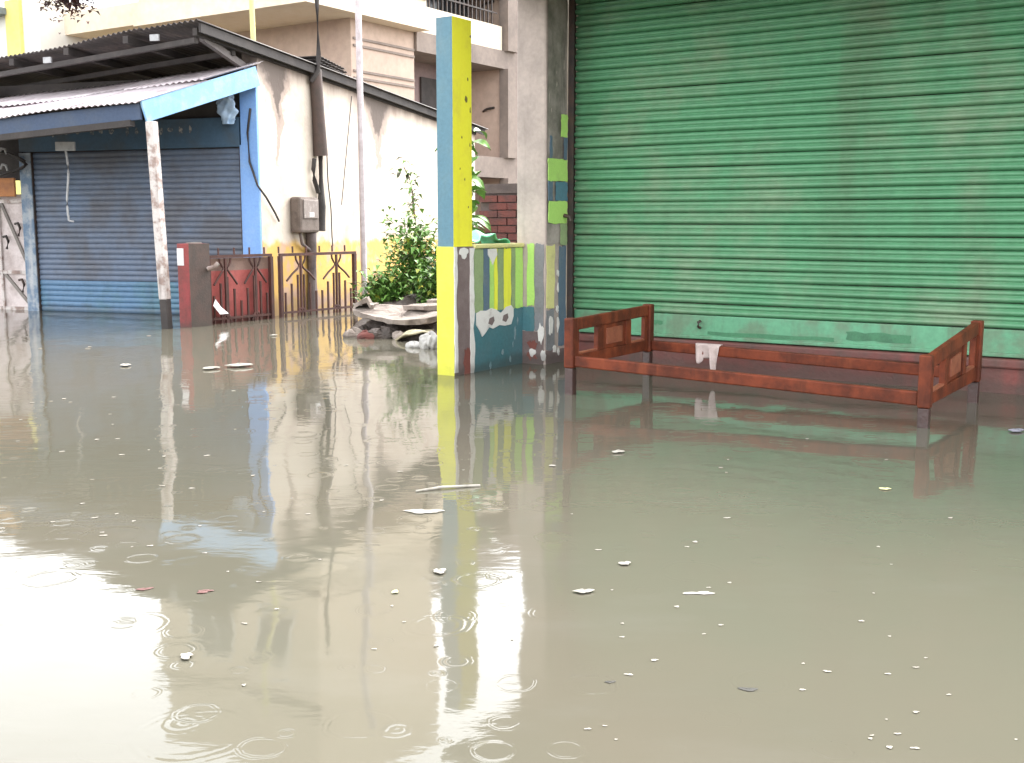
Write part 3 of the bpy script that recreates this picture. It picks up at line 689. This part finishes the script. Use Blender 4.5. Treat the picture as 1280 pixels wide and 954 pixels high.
gate = thing('iron_gate', S(-8.65, 8.8, 0), 'rusty wrought iron double gate with graded pickets before the cream wall', 'gate')
GA = -8.65
def gbar(nm, b0, z0, b1, z1, wd=.022, m=m_rust, a=GA):
    mb = MB(); mb.bar(S(a, b0, z0), S(a, b1, z1), wd, wd, 0, up=D); return obj(nm, mb, m, gate)
gbar('top_rail', 7.70, .675, 8.58, .675, .03); gbar('top_rail', 8.70, .672, 9.92, .672, .03)
for b in (7.71, 8.57, 8.71, 9.90): gbar('stile', b, -.45, b, .66, .04)
for b0, b1 in ((7.73, 8.55), (8.73, 9.88)):
    gbar('middle_rail', b0, .05, b1, .05, .022)
    n_ = 9 if b1 < 9 else 12; w_ = (b1 - b0)
    for i in range(n_):
        u = (i + .5) / n_
        tri = abs(((u * 2) % 1) - .5) * 2           # 0 at the middle of each half
        zt = .50 - .28 * tri
        gbar('picket', b0 + u * w_, -.4, b0 + u * w_, zt, .018)
    for c_ in (.25, .75):
        bc = b0 + c_ * w_
        gbar('centre_bar', bc + .002, -.4, bc + .002, .655, .022)
        for sg in (-1, 1):
            mb = MB(); mb.tube([S(GA, bc + sg * f, z) for f, z in ((.075, .655), (.07, .62), (.045, .58), (.022, .55), (.045, .52), (w_ * .12, .46), (w_ * .19, .39))], .011, 6); obj('scroll', mb, m_rust, gate)
        mb = MB(); mb.tube([S(GA, bc + .055 * cos(q * pi / 6), .0 + .09 * sin(q * pi / 6)) for q in range(7)], .012, 6); obj('arch', mb, m_rust, gate)
for b in [7.85 + i * .21 for i in range(10)]: gbar('spike', b, .691, b, .76, .014)
mb = MB(); mb.fbox(S, (-8.70, -8.688), (7.73, 8.60), (-.30, .53)); tag(obj('backing_sheet', mb, m_redpaint, gate), 'faded red sheet behind the left leaf')
mb = MB(); mb.fbox(S, (-8.70, -8.688), (7.73, 8.60), (.531, .655)); obj('backing_strip', mb, weathered('brown sheet strip', (.24, .15, .12), (.18, .12, .1), 8), gate)
mb = MB(); mb.poly([S(-8.62, 7.73, .19), S(-8.60, 7.80, .10), S(-8.61, 7.92, .10), S(-8.63, 7.84, .17), S(-8.63, 7.77, .25)])
tag(obj('paper_scrap', mb, m_paper, solid=.004), 'white torn paper scrap caught low on the left gate leaf', 'paper')

# ================================================================== DEBRIS HEAP
heap = obj('earth_bank', (lambda mb: (mb.grid(lambda u, v: (lambda q: V((q.x, q.y, -.12 + .42 * sin(min(1, max(0, u)) * pi) ** .7 * sin(v * pi) ** .7 + .03 * sin(u * 31) * sin(v * 23))))(
    V((-1.75, 10.4, 0)).lerp(V((-.45, 9.9, 0)), u) + V((.35, 3.2, 0)) * v), 24, 24), mb)[1])(MB()), m_mud)
tag(heap, kind='structure')
sl_ = thing('broken_slab', V((-1.1, 9.9, 0)), 'pale broken concrete slab tilted over the rubble left of the yellow pillar base', 'slab')
mb = MB()
rs_ = random.Random(11)
top_o = [(-1.50, 10.55), (-1.44, 10.15), (-1.28, 10.0), (-1.10, 9.86), (-.93, 9.80), (-.74, 9.78), (-.60, 9.85), (-.58, 10.5), (-.8, 10.75), (-1.2, 10.8)]
def slab_piece(outl, z_fn, th, name, m):
    mb = MB(); pts = []
    for i in range(len(outl)):
        a_, b_ = outl[i], outl[(i + 1) % len(outl)]
        for q in range(3):
            u = q / 3; pts.append((a_[0] + (b_[0] - a_[0]) * u + rs_.uniform(-.012, .012), a_[1] + (b_[1] - a_[1]) * u + rs_.uniform(-.02, .02)))
    cx, cy = sum(p[0] for p in pts) / len(pts), sum(p[1] for p in pts) / len(pts)
    k = len(pts); rings = []
    for f in (1.0, .8, .55, .25):
        rings.append([V((cx + (x - cx) * f, cy + (y - cy) * f, z_fn(x, y) + rs_.uniform(-.006, .008) * (f < 1))) for x, y in pts])
    low = [V((cx + (x - cx) * .97, cy + (y - cy) * .97, z_fn(x, y) - th + rs_.uniform(-.012, .012))) for x, y in pts]
    vs = low + sum(rings, []) + [V((cx, cy, z_fn(cx, cy)))]
    fs = [list(range(k))[::-1]]
    for r_ in range(4):
        for i in range(k): fs.append((r_ * k + i, r_ * k + (i + 1) % k, (r_ + 1) * k + (i + 1) % k, (r_ + 1) * k + i))
    for i in range(k): fs.append((4 * k + i, 4 * k + (i + 1) % k, 5 * k))
    mb.add(vs, fs); return obj(name, mb, m, sl_)
slab_piece(top_o, lambda x, y: .215 + .06 * (y - 9.8) - .05 * sin((x + 1.5) * 3.3), .045, 'slab', m_slab)
slab_piece([(-1.46, 10.25), (-1.36, 10.12), (-1.26, 10.2), (-1.25, 10.45), (-1.38, 10.5)], lambda x, y: .25 + .5 * (x + 1.46) * (x < -1.3) + .02, .05, 'fragment', m_slab)
slab_piece([(-.98, 10.15), (-.8, 10.02), (-.62, 10.05), (-.6, 10.3), (-.9, 10.38)], lambda x, y: .265 + .03 * (x + 1), .04, 'fragment', m_slab)
slab_piece([(-.8, 10.4), (-.62, 10.38), (-.58, 10.6), (-.75, 10.62)], lambda x, y: .30, .04, 'fragment', m_slab)
mb = MB()
def rub(u, v):
    an = u * 2 * pi; ph = v * pi / 2
    r = 1 + .12 * sin(3 * an + 1) + .08 * sin(7 * an) + .05 * sin(13 * an + 9 * v) + .04 * sin(21 * an - 13 * v)
    return V((-1.04 + .40 * r * cos(an) * cos(ph), 10.42 + .42 * r * sin(an) * cos(ph), -.05 + .225 * sin(ph)))
mb.grid(rub, 60, 16); obj('rubble', mb, m_mud, sl_)
for i_, (x_, y_, r_, m_) in enumerate(((-1.42, 9.95, .07, m_slab), (-1.28, 9.82, .06, m_brick), (-1.16, 9.86, .09, m_mud), (-.98, 9.78, .06, m_slab), (-.86, 9.72, .075, m_mud), (-1.36, 10.1, .08, m_mud), (-.72, 9.7, .06, m_brick))):
    mb = MB(); q_ = random.Random(i_)
    pf = [q_.uniform(0, 6) for _ in range(4)]
    def chunk(u, v, x_=x_, y_=y_, r_=r_, pf=pf):
        an = u * 2 * pi; ph = (v - .5) * pi
        r = r_ * (1 + .18 * sin(2 * an + pf[0] + v * 2) + .16 * sin(3 * an + pf[1] - v * 5) + .08 * sin(7 * an + pf[2]))
        return V((x_ + 1.25 * r * cos(an) * cos(ph), y_ + r * sin(an) * cos(ph), .02 + .75 * r * sin(ph)))
    mb.grid(chunk, 10, 6, smooth=False); obj('stone', mb, m_, sl_)
mb = MB()
def plank(u, v):
    x = -1.0 + u * .30; zz = .012 + .07 * sin(min(1, u * 1.15) * pi * .7) + .012 * sin(v * 6 + u * 9)
    return V((x + .02 * sin(v * 7), 9.55 + v * .24 + .05 * u, zz))
mb.grid(plank, 18, 8)
tag(obj('bent_board', mb, weathered('pale yellow board', (.46, .42, .27), (.26, .22, .14), 9, .4, .65), solid=.012), 'bent pale board half sunk in front of the broken slab', 'board')
mb = MB()
def sack(u, v):
    an = u * 2 * pi; ph = (v - .5) * pi
    r = 1 + .20 * sin(2 * an + 1.2 + 3 * v) + .13 * sin(5 * an + 7 * v) + .07 * sin(11 * an - 9 * v) + .06 * sin(17 * v + 3 * an)
    return V((-.66 + .085 * r * cos(an) * cos(ph), 9.05 + .08 * r * sin(an) * cos(ph), .045 + .075 * r * sin(ph)))
mb.grid(sack, 44, 28)
tag(obj('plastic_sack', mb, m_sack), 'crumpled white plastic sack floating against the yellow pillar base', 'sack')
mb = MB()
def bagb(u, v):
    an = u * 2 * pi; ph = (v - .5) * pi
    r = 1 + .25 * sin(2 * an + 2.2) + .15 * sin(4 * an + 5 * v) + .08 * sin(9 * an + 9 * v)
    return V((-.80 + .055 * r * cos(an) * cos(ph), 9.12 + .05 * r * sin(an) * cos(ph), .012 + .03 * r * sin(ph)))
mb.grid(bagb, 30, 16)
tag(obj('plastic_scrap', mb, m_sack), 'small white plastic scrap floating beside the crumpled white sack', 'litter')

# ================================================================== PLANTS
def leaf_q(mb, c, dr, ln, wd, mi=0, droop=.25):
    """a folded, drooping leaf of four faces"""
    dr = dr.normalized(); sd = dr.cross(V((0, 0, 1)))
    if sd.length < 1e-3: sd = V((1, 0, 0))
    sd.normalize(); up = sd.cross(dr)
    m_ = c + dr * ln * .5 + up * ln * .06; e = c + dr * ln - up * ln * droop
    l, r_ = m_ + sd * wd / 2 + up * wd * .15, m_ - sd * wd / 2 + up * wd * .15
    mb.add([c, m_, e, l, r_], [(0, 3, 1), (1, 3, 2), (0, 1, 4), (1, 2, 4)], mi)
def rdir(up=.2):
    an = random.uniform(0, 2 * pi); return V((cos(an), sin(an), random.uniform(-.5, .8) + up))
def shrub(name, base, stems, label, leafn, ln, spread, mats, weights, cat='shrub'):
    root = thing(name, base, label, cat)
    fol = MB()
    for (dx, dy, h) in stems:
        pts = [base + V((dx * u * u, dy * u * u, h * u - .1)) + V((random.uniform(-.02, .02), random.uniform(-.02, .02), 0)) for u in [i / 6 for i in range(7)]]
        mb = MB(); mb.tube(pts, [.014 * (1 - .7 * i / 6) for i in range(7)], 6); obj('stem', mb, m_stem, root)
        for _ in range(leafn):
            u = random.random() ** .7; p = pts[min(5, int(u * 6))].lerp(pts[min(6, int(u * 6) + 1)], random.random())
            p = p + V((random.gauss(0, spread), random.gauss(0, spread), random.gauss(0, spread * .8)))
            p.z = max(p.z, base.z + .02)
            leaf_q(fol, p, rdir(), ln * random.uniform(.6, 1.2), ln * random.uniform(.3, .55), random.choices(range(len(mats)), weights)[0])
    obj('foliage', fol, mats, root, fix=False)
    return root
LM = [m_leaf, m_leaf_light, m_leaf_yellow, m_leaf_dark]
b1 = AT(478, 382, 11.6); b1.z = .12
shrub('leafy_shrub', b1, [(-.12, 0, .38), (.06, .05, .42), (.15, -.05, .35), (-.02, -.1, .3)], 'low bright green shrub behind the broken slab by the pale pole', 300, .115, .085, LM, (4, 6, .4, .6))
b2 = AT(520, 380, 11.9); b2.z = .14
shrub('leafy_shrub', b2, [(-.12, 0, .95), (.02, .08, .85), (.14, -.05, .8), (-.22, 0, .6), (.2, 0, .55)], 'tall tangled shrub with yellowing leaves between slab and teal pillar', 300, .125, .12, LM, (4, 6, .7, .8))
b3 = AT(541, 384, 11.2); b3.z = .14
shrub('leafy_shrub', b3, [(-.06, 0, .45), (.03, .05, .6), (.08, 0, .4)], 'dark low shrub pressed against the left side of the yellow pillar base', 240, .11, .09, LM, (4, 4, .5, 1.5))
# climbing vine on the cream wall
vb = H(-.10, 3.3, 0); vb.z = .3
vine = thing('climbing_vine', vb, 'thin climbing vine reaching up the cream wall above the tangled shrub', 'vine')
vp = [AT(518 + 2 * sin(i * 1.3) - (0 if i < 9 else (i - 9) * 4.5), 360 - i * 12.6, 14.0) for i in range(13)]
mb = MB(); mb.tube(vp, [.022 - .0013 * i for i in range(13)], 6); obj('stem', mb, m_stem, vine)
fol = MB()
for i, p in enumerate(vp):
    for _ in range(22 if i < 6 else 10):
        q = p + V((random.gauss(0, .05 if i < 6 else .035), random.gauss(0, .04), random.gauss(0, .06)))
        leaf_q(fol, q, rdir(-.3), random.uniform(.08, .15), random.uniform(.045, .075), random.choices(range(4), (4, 2, 1, 4))[0])
obj('foliage', fol, LM, vine, fix=False)
# big leaved bush behind the pillar: each large leaf its own part
bb = V((-.42, 9.4, -.1))
bush = thing('broadleaf_bush', bb, 'bush with large drooping light green leaves behind the yellow side of the pillar', 'bush')
mb = MB(); mb.tube([bb, bb + V((.02, 0, .9)), bb + V((.05, 0, 1.75))], [.03, .025, .012], 7); obj('stem', mb, m_stem, bush)
protos = []
for q in range(3):
    mb = MB(); k = 5
    def lf(u, v, q=q):
        wd = .055 * sin(pi * min(1, v * .94 + .06)) ** .8
        return V((u - .5, 0, 0)) * 2 * wd + V((0, v * .19, .03 * sin(v * 2.5) - .09 * v * v + abs(u - .5) * .03))
    mb.grid(lf, 4, 6)
    o = obj('leaf', mb, [m_leaf_pale, m_leaf_light, m_leaf_pale][q], bush, fix=False)
    off = worldloc(bush); me = o.data
    for v_ in me.vertices: v_.co += off       # leaf base at its own origin
    protos.append(o)
for i in range(64):
    o = protos[i] if i < 3 else protos[random.randrange(3)].copy()
    if i >= 3: COL.objects.link(o); o.parent = bush
    hgt = random.uniform(.75, 1.85)
    an = random.uniform(0, 2 * pi); r_ = random.uniform(.02, .12)
    o.location = V((.04 + r_ * cos(an), r_ * sin(an), hgt))
    o.rotation_euler = (random.uniform(-.35, .3), random.uniform(-.4, .4), random.uniform(0, 2 * pi))
    s_ = random.uniform(.7, 1.15); o.scale = (s_, s_, s_)

# ================================================================== BACKGROUND BUILDINGS
bw = thing('brick_wall', S(-6.2, 9.9, 0), 'old red brick wall seen between the pillar and the green shop', 'wall')
mb = MB(); mb.fbox(S, (-6.95, -4.9), (10.02, 10.2), (-.45, 1.32)); mb.fbox(S, (-6.95, -4.9), (9.99, 10.2), (1.3205, 1.42)); obj('core', mb, m_mortar, bw)
mb = MB(); mb.fbox(S, (0, .225), (0, .05), (0, .068)); bo = S(0, 0, 0)
proto = None
for r_ in range(17):
    for c_ in range(8):
        a = -6.94 + c_ * .24 + (.12 if r_ % 2 else 0); zz = -.05 + r_ * .08
        if proto is None:
            mb = MB(); mb.fbox(S, (a, a + .225), (9.985, 10.03), (zz, zz + .068)); proto = obj('brick', mb, m_brick, bw); a_, z_ = a, zz
        else:
            c = copy_part(proto, (0, 0, 0), bw); c.location = D * (a - a_) + N * random.uniform(-.008, .008) + V((0, 0, zz - z_))

cb = thing('cream_building', S(-14, 17, 0), 'large cream and peach building of several storeys rising behind the blue shop', 'building')
mb = MB(); mb.fbox(S, (-21, -13.26), (15.2, 16.96), (-.45, 4.6)); obj('lower_wall', mb, m_peach, cb)
mb = MB(); mb.fbox(S, (-17.05, -12.96), (13.8, 16.96), (4.6, 9.1)); obj('upper_storeys', mb, m_cream, cb)
mb = MB(); mb.fbox(S, (-21.2, -17.06), (13.95, 17), (4.6, 5.0)); obj('wing', mb, m_cream, cb)
mb = MB(); mb.fbox(S, (-17.12, -12.90), (13.73, 17.0), (4.52, 4.75)); obj('ledge', mb, m_cream, cb)
for zz in (3.5, 3.62, 4.05, 4.17):
    mb = MB(); mb.fbox(S, (-13.2595, -13.235), (15.25, 16.95), (zz, zz + .04)); obj('ledge', mb, m_beige, cb)
for zz in (2.6, 3.05, 5.05, 5.4):
    mb = MB(); mb.fbox(S, ((-13.2595 if zz < 4 else -12.9595), (-13.23 if zz < 4 else -12.92)), (15.3 if zz < 4 else 13.9, 16.94), (zz, zz + .05)); obj('ledge', mb, m_beige, cb)
for zz in (5.1, 7.5):
    mb = MB(); mb.fbox(S, (-17.12, -12.89), (13.70, 13.795), (zz, zz + .12)); obj('ledge', mb, m_beige, cb)
for a in (-16.3, -14.6):
    for zz in (5.75,):
        mb = MB(); mb.fbox(S, (a, a + 1.0), (13.76, 13.799), (zz, zz + 1.2)); wn = obj('window', mb, m_whitewall, cb)
        mb = MB(); mb.fbox(S, (a + .08, a + .47), (13.74, 13.759), (zz + .08, zz + 1.12)); mb.fbox(S, (a + .53, a + .92), (13.74, 13.759), (zz + .08, zz + 1.12)); obj('pane', mb, m_glass, wn)
# balcony side to the right
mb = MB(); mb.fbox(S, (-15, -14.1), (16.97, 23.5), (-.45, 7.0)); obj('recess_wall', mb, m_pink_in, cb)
for zz, th in ((1.95, .42), (4.18, .36), (5.65, .3)):
    mb = MB(); mb.fbox(S, (-14.09, -13.20), (16.97, 23.4), (zz, zz + th)); obj('balcony_slab', mb, m_beige, cb)
for z0, z1 in ((-.45, 1.949), (2.371, 4.179), (4.541, 5.649)):
    mb = MB(); mb.fbox(S, (-14.09, -13.32), (19.95, 20.1), (z0, z1)); obj('partition', mb, m_peach, cb)
    mb = MB(); mb.fbox(S, (-13.319, -13.1), (19.9, 20.3), (z0, z1)); obj('column', mb, m_beige, cb)
mb = MB(); mb.fbox(S, (-14.0895, -14.05), (18.2, 18.9), (2.4, 3.9)); dr = obj('door', mb, m_darkwood, cb)
mb = MB(); mb.fbox(S, (-14.0895, -14.03), (17.2, 17.8), (2.9, 3.5)); wn = obj('window', mb, m_whitewall, cb)
mb = MB(); mb.fbox(S, (-14.0295, -14.02), (17.26, 17.74), (2.96, 3.44)); obj('pane', mb, m_glass, wn)
mb = MB(); mb.fbox(S, (-13.3, -13.22), (16.98, 19.85), (4.541, 5.02)); gr = obj('parapet', mb, m_cream, cb)
mb = MB(); mb.fbox(S, (-14.0895, -14.03), (17.05, 19.8), (5.03, 5.64)); obj('window', mb, m_glass, cb)
for i in range(19):
    b = 17.0 + i * .14
    mb = MB(); mb.fbox(S, (-13.27, -13.245), (b, b + .028), (5.021, 5.645)); obj('grille_bar', mb, m_dark_metal, gr)
for zz in (5.25, 5.6):
    mb = MB(); mb.fbox(S, (-13.244, -13.23), (16.98, 19.7), (zz, zz + .03)); obj('grille_rail', mb, m_dark_metal, gr)
for b, zz in ((19.93, 5.5), (19.93, 3.35)):
    mb = MB(); mb.tube([S(-13.75, b, zz), S(-13.62, b - .05, zz + .04), S(-13.45, b - .03, zz + .06)], .025, 6); obj('tap', mb, m_dark_metal, cb)

yb = thing('yellow_building', S(-22, 14, 0), 'white house with yellow bands at the far left behind the tin roofs', 'building')
mb = MB(); mb.fbox(S, (-26, -19.4), (13.4, 16), (3.62, 5.25)); obj('wall', mb, m_whitewall, yb)
mb = MB(); mb.fbox(S, (-26, -19.38), (13.35, 16.02), (-.45, 3.619)); obj('lower_band', mb, m_yellowwall, yb)
mb = MB(); mb.fbox(S, (-20.35, -19.9), (13.33, 13.399), (3.62, 5.24)); obj('corner_band', mb, m_yellowwall, yb)
mb = MB(); mb.fbox(S, (-26.2, -20.3), (13.0, 16.2), (4.98, 5.10)); obj('eave', mb, weathered('blue grey eave', (.2, .23, .25), (.15, .17, .19), 3), yb)
pt = thing('potted_plant', S(-19.35, 12.9, 4.4), 'dark purple leaved plant hanging beside the yellow corner at the top left', 'plant')
fol = MB(); pc = AT(84, 4, 20.3)
pt.location = pc
for _ in range(420):
    q = pc + V((random.gauss(0, .20), random.gauss(0, .12), random.gauss(.1, .16)))
    leaf_q(fol, q, rdir(), random.uniform(.08, .18), random.uniform(.05, .09), random.choices((0, 1), (5, 1))[0])
obj('foliage', fol, [m_leaf_purple, m_redscrap], pt, fix=False)
mb = MB(); mb.tube([pc + V((0, 0, -.05)), pc + V((.0, .05, .5)), V((S(-19.36, 13.3, 0).x, S(-19.36, 13.3, 0).y, 5.6))], [.04, .03, .03], 6); obj('stem', mb, m_stem, pt)

# ================================================================== FLOATING LITTER
def lump(seed, flat=.45):
    rnd = random.Random(seed); mb = MB()
    ph = [rnd.uniform(0, 6) for _ in range(4)]
    def fn(u, v):
        an = u * 2 * pi; p = (v - .5) * pi
        r = 1 + .24 * sin(2 * an + ph[0]) + .17 * sin(3 * an + ph[1] + 2 * v) + .12 * sin(5 * an + ph[2]) + .09 * sin(9 * an + ph[3] + 5 * v)
        return V((.5 * r * cos(an) * cos(p), .5 * r * sin(an) * cos(p), flat * .5 * sin(p) * (1 + .45 * sin(3 * an + ph[3]) + .3 * sin(7 * an + ph[0]))))
    mb.grid(fn, 20, 7); return mb
lumps = {}
def litter(x, y, wpx, name, m, label, cat, group=None, flat=.45, elong=1.0, rot=None, seed=0):
    p = G(x, y); sc = wpx / F * p.y
    key = (name, seed % 4, m.name)
    if key not in lumps:
        o = obj(name, lump(seed % 4, flat), m); lumps[key] = o
    else:
        o = lumps[key].copy(); COL.objects.link(o)
    o.location = p + V((0, 0, .001 - sc * .02)); o.scale = (sc * elong * .85, sc / elong ** .3 * .85, sc * .32)
    o.rotation_euler = (0, 0, rot if rot is not None else random.uniform(0, 3))
    tag(o, label, cat, group); return o
FL = 'floating foam scrap'
litter(157, 458, 15, 'plastic_bottle_scrap', m_foam, 'white crumpled plastic floating left of the awning post reflection', 'litter', elong=1.2, rot=.2)
litter(299, 459, 24, 'foam_scrap', m_foam, 'largest white foam scrap floating in front of the iron gate', 'litter', elong=1.3, rot=.1, seed=1)
litter(263, 462, 17, 'foam_scrap', m_foam, 'flat white foam scrap floating just left of the largest one by the gate', 'litter', elong=1.4, rot=.1, seed=2)
litter(773, 566, 17, 'foam_cup', m_foam, 'curled white foam cup piece floating before the left end of the bed', 'litter', seed=3)
litter(530, 640, 32, 'paper_scrap', m_foam, 'flat white paper floating below the thin pale stick', 'litter', flat=.15, elong=1.5, rot=-.15, seed=1)
litter(550, 716, 20, 'foam_scrap', m_foam, 'white foam scrap floating in the pillar reflection', 'litter', elong=1.15, rot=.1, seed=0)
litter(233, 822, 21, 'foam_scrap', m_foam, 'round white foam scrap alone in the lower left water', 'litter', seed=3)
litter(494, 741, 12, 'scrap', m_foam_y, 'yellowish scrap floating left of the pillar reflection', 'litter', seed=1)
litter(256, 740, 17, 'leaf_scrap', m_redscrap, 'dark reddish scrap floating in the left middle water', 'litter', flat=.2, elong=1.4, rot=.05, seed=2)
litter(181, 737, 15, 'leaf_scrap', m_redscrap, 'pale red scrap floating near the bright sky reflection', 'litter', flat=.2, elong=1.4, rot=.2, seed=1)
litter(935, 862, 15, 'dead_leaf', m_darkscrap, 'dark long leaf floating in the lower right water', 'leaf', flat=.1, elong=2.4, rot=-.25, seed=0)
litter(763, 853, 11, 'dead_leaf', m_darkscrap, 'small dark leaf floating left of the long dark leaf', 'leaf', flat=.15, elong=1.3, rot=0, seed=1)
litter(1270, 540, 18, 'plastic_lump', weathered('bluish plastic', (.28, .27, .32), (.1, .1, .12), 30), 'bluish grey plastic lump floating at the right edge near the bed', 'litter', elong=1.3, rot=0, seed=2)
litter(1106, 612, 14, 'leaf_scrap', m_foam_y, 'yellow white leaf floating below the right end of the bed', 'leaf', flat=.3, seed=2)
litter(781, 706, 16, 'foam_scrap', m_foam, 'white foam scrap with dark shadow right of the pillar reflection', 'litter', seed=2)
litter(342, 420, 9, 'foam_scrap', m_foam, 'small white scrap floating by the middle posts of the gate', 'litter', seed=0)
litter(730, 741, 20, 'foam_scrap', m_foam, 'jagged pale foam scrap beside the bright reflection streak', 'litter', flat=.3, elong=1.3, rot=0, seed=1)
litter(875, 742, 20, 'straw_scrap', m_foam, 'thin pale straw floating right of the jagged foam scrap', 'litter', flat=.15, elong=2.0, rot=0, seed=3)
litter(690, 583, 9, 'foam_scrap', m_foam, 'small foam scrap below the striped parapet reflection', 'litter', seed=3)
mb = MB(); a_, b_ = G(520, 614, .004), G(600, 607, .004); mb.tube([a_, a_.lerp(b_, .4) + V((0, .01, .004)), b_], [.004, .006, .005], 6)
tag(obj('stick', mb, m_foam), 'thin pale stick floating across the yellow pillar reflection', 'stick')
small = [(38, 466), (40, 504), (52, 503), (64, 502), (80, 499), (88, 503), (142, 497), (138, 518), (141, 531), (147, 549), (152, 569), (78, 565), (121, 550), (115, 600), (103, 630), (128, 666),
         (66, 653), (118, 648), (146, 643), (130, 670), (205, 571), (200, 586), (240, 611), (203, 608), (250, 658), (300, 664), (316, 595), (259, 570), (186, 563), (294, 537), (292, 489), (110, 436), (112, 434),
         (186, 420), (50, 436), (256, 692), (285, 715), (323, 728), (346, 762), (306, 780), (305, 857), (385, 643), (165, 684), (188, 683), (167, 652), (22, 552), (26, 525), (45, 523), (490, 758), (505, 778), (545, 808), (468, 812),
         (477, 626), (500, 590), (579, 588), (433, 582), (715, 643), (748, 688), (765, 738), (777, 797), (778, 780), (779, 797), (818, 826), (786, 844), (846, 759), (901, 585), (910, 575), (859, 684), (869, 678), (909, 648),
         (908, 591), (886, 735), (912, 729), (846, 759), (901, 782), (880, 793), (1004, 830), (1034, 840), (1003, 863), (1108, 575), (1098, 684), (1114, 706), (1092, 742), (1077, 777), (1112, 796), (1145, 835), (1157, 823), (1110, 843), (1108, 900),
         (1122, 918), (1145, 891), (1186, 869), (1088, 924), (1090, 920), (1270, 925), (1144, 936), (1112, 935), (1009, 549), (1188, 648), (735, 912), (770, 925), (756, 908), (640, 800), (400, 700), (330, 640)]
rr = random.Random(3)
m_fleck = weathered('translucent foam fleck', (.34, .31, .26), (.2, .18, .14), 40, .4, .7, .5, None, 0)
def region(x, y):
    if y < 530 and x < 480: return 'tiny pale foam fleck floating before the blue shop and gate', 'foam', 'foam flecks before the blue shop and gate'
    if x < 640: return 'tiny pale foam fleck floating in the open water left of the pillar reflection', 'foam', 'foam flecks in the left open water'
    if y < 720: return 'tiny pale foam fleck floating in the open water just before the bed', 'foam', 'foam flecks in the water before the bed'
    return 'tiny pale foam fleck floating in the nearest water at the lower right', 'foam', 'foam flecks in the nearest right water'
for i, (x, y) in enumerate(small):
    wpx = rr.uniform(3.2, 7.0) * (.8 + .5 * (y - 400) / 550)
    litter(x, y, wpx, 'foam_fleck', m_fleck, *region(x, y), flat=.35, elong=rr.uniform(1.0, 1.5), rot=rr.uniform(-.5, .5), seed=i)
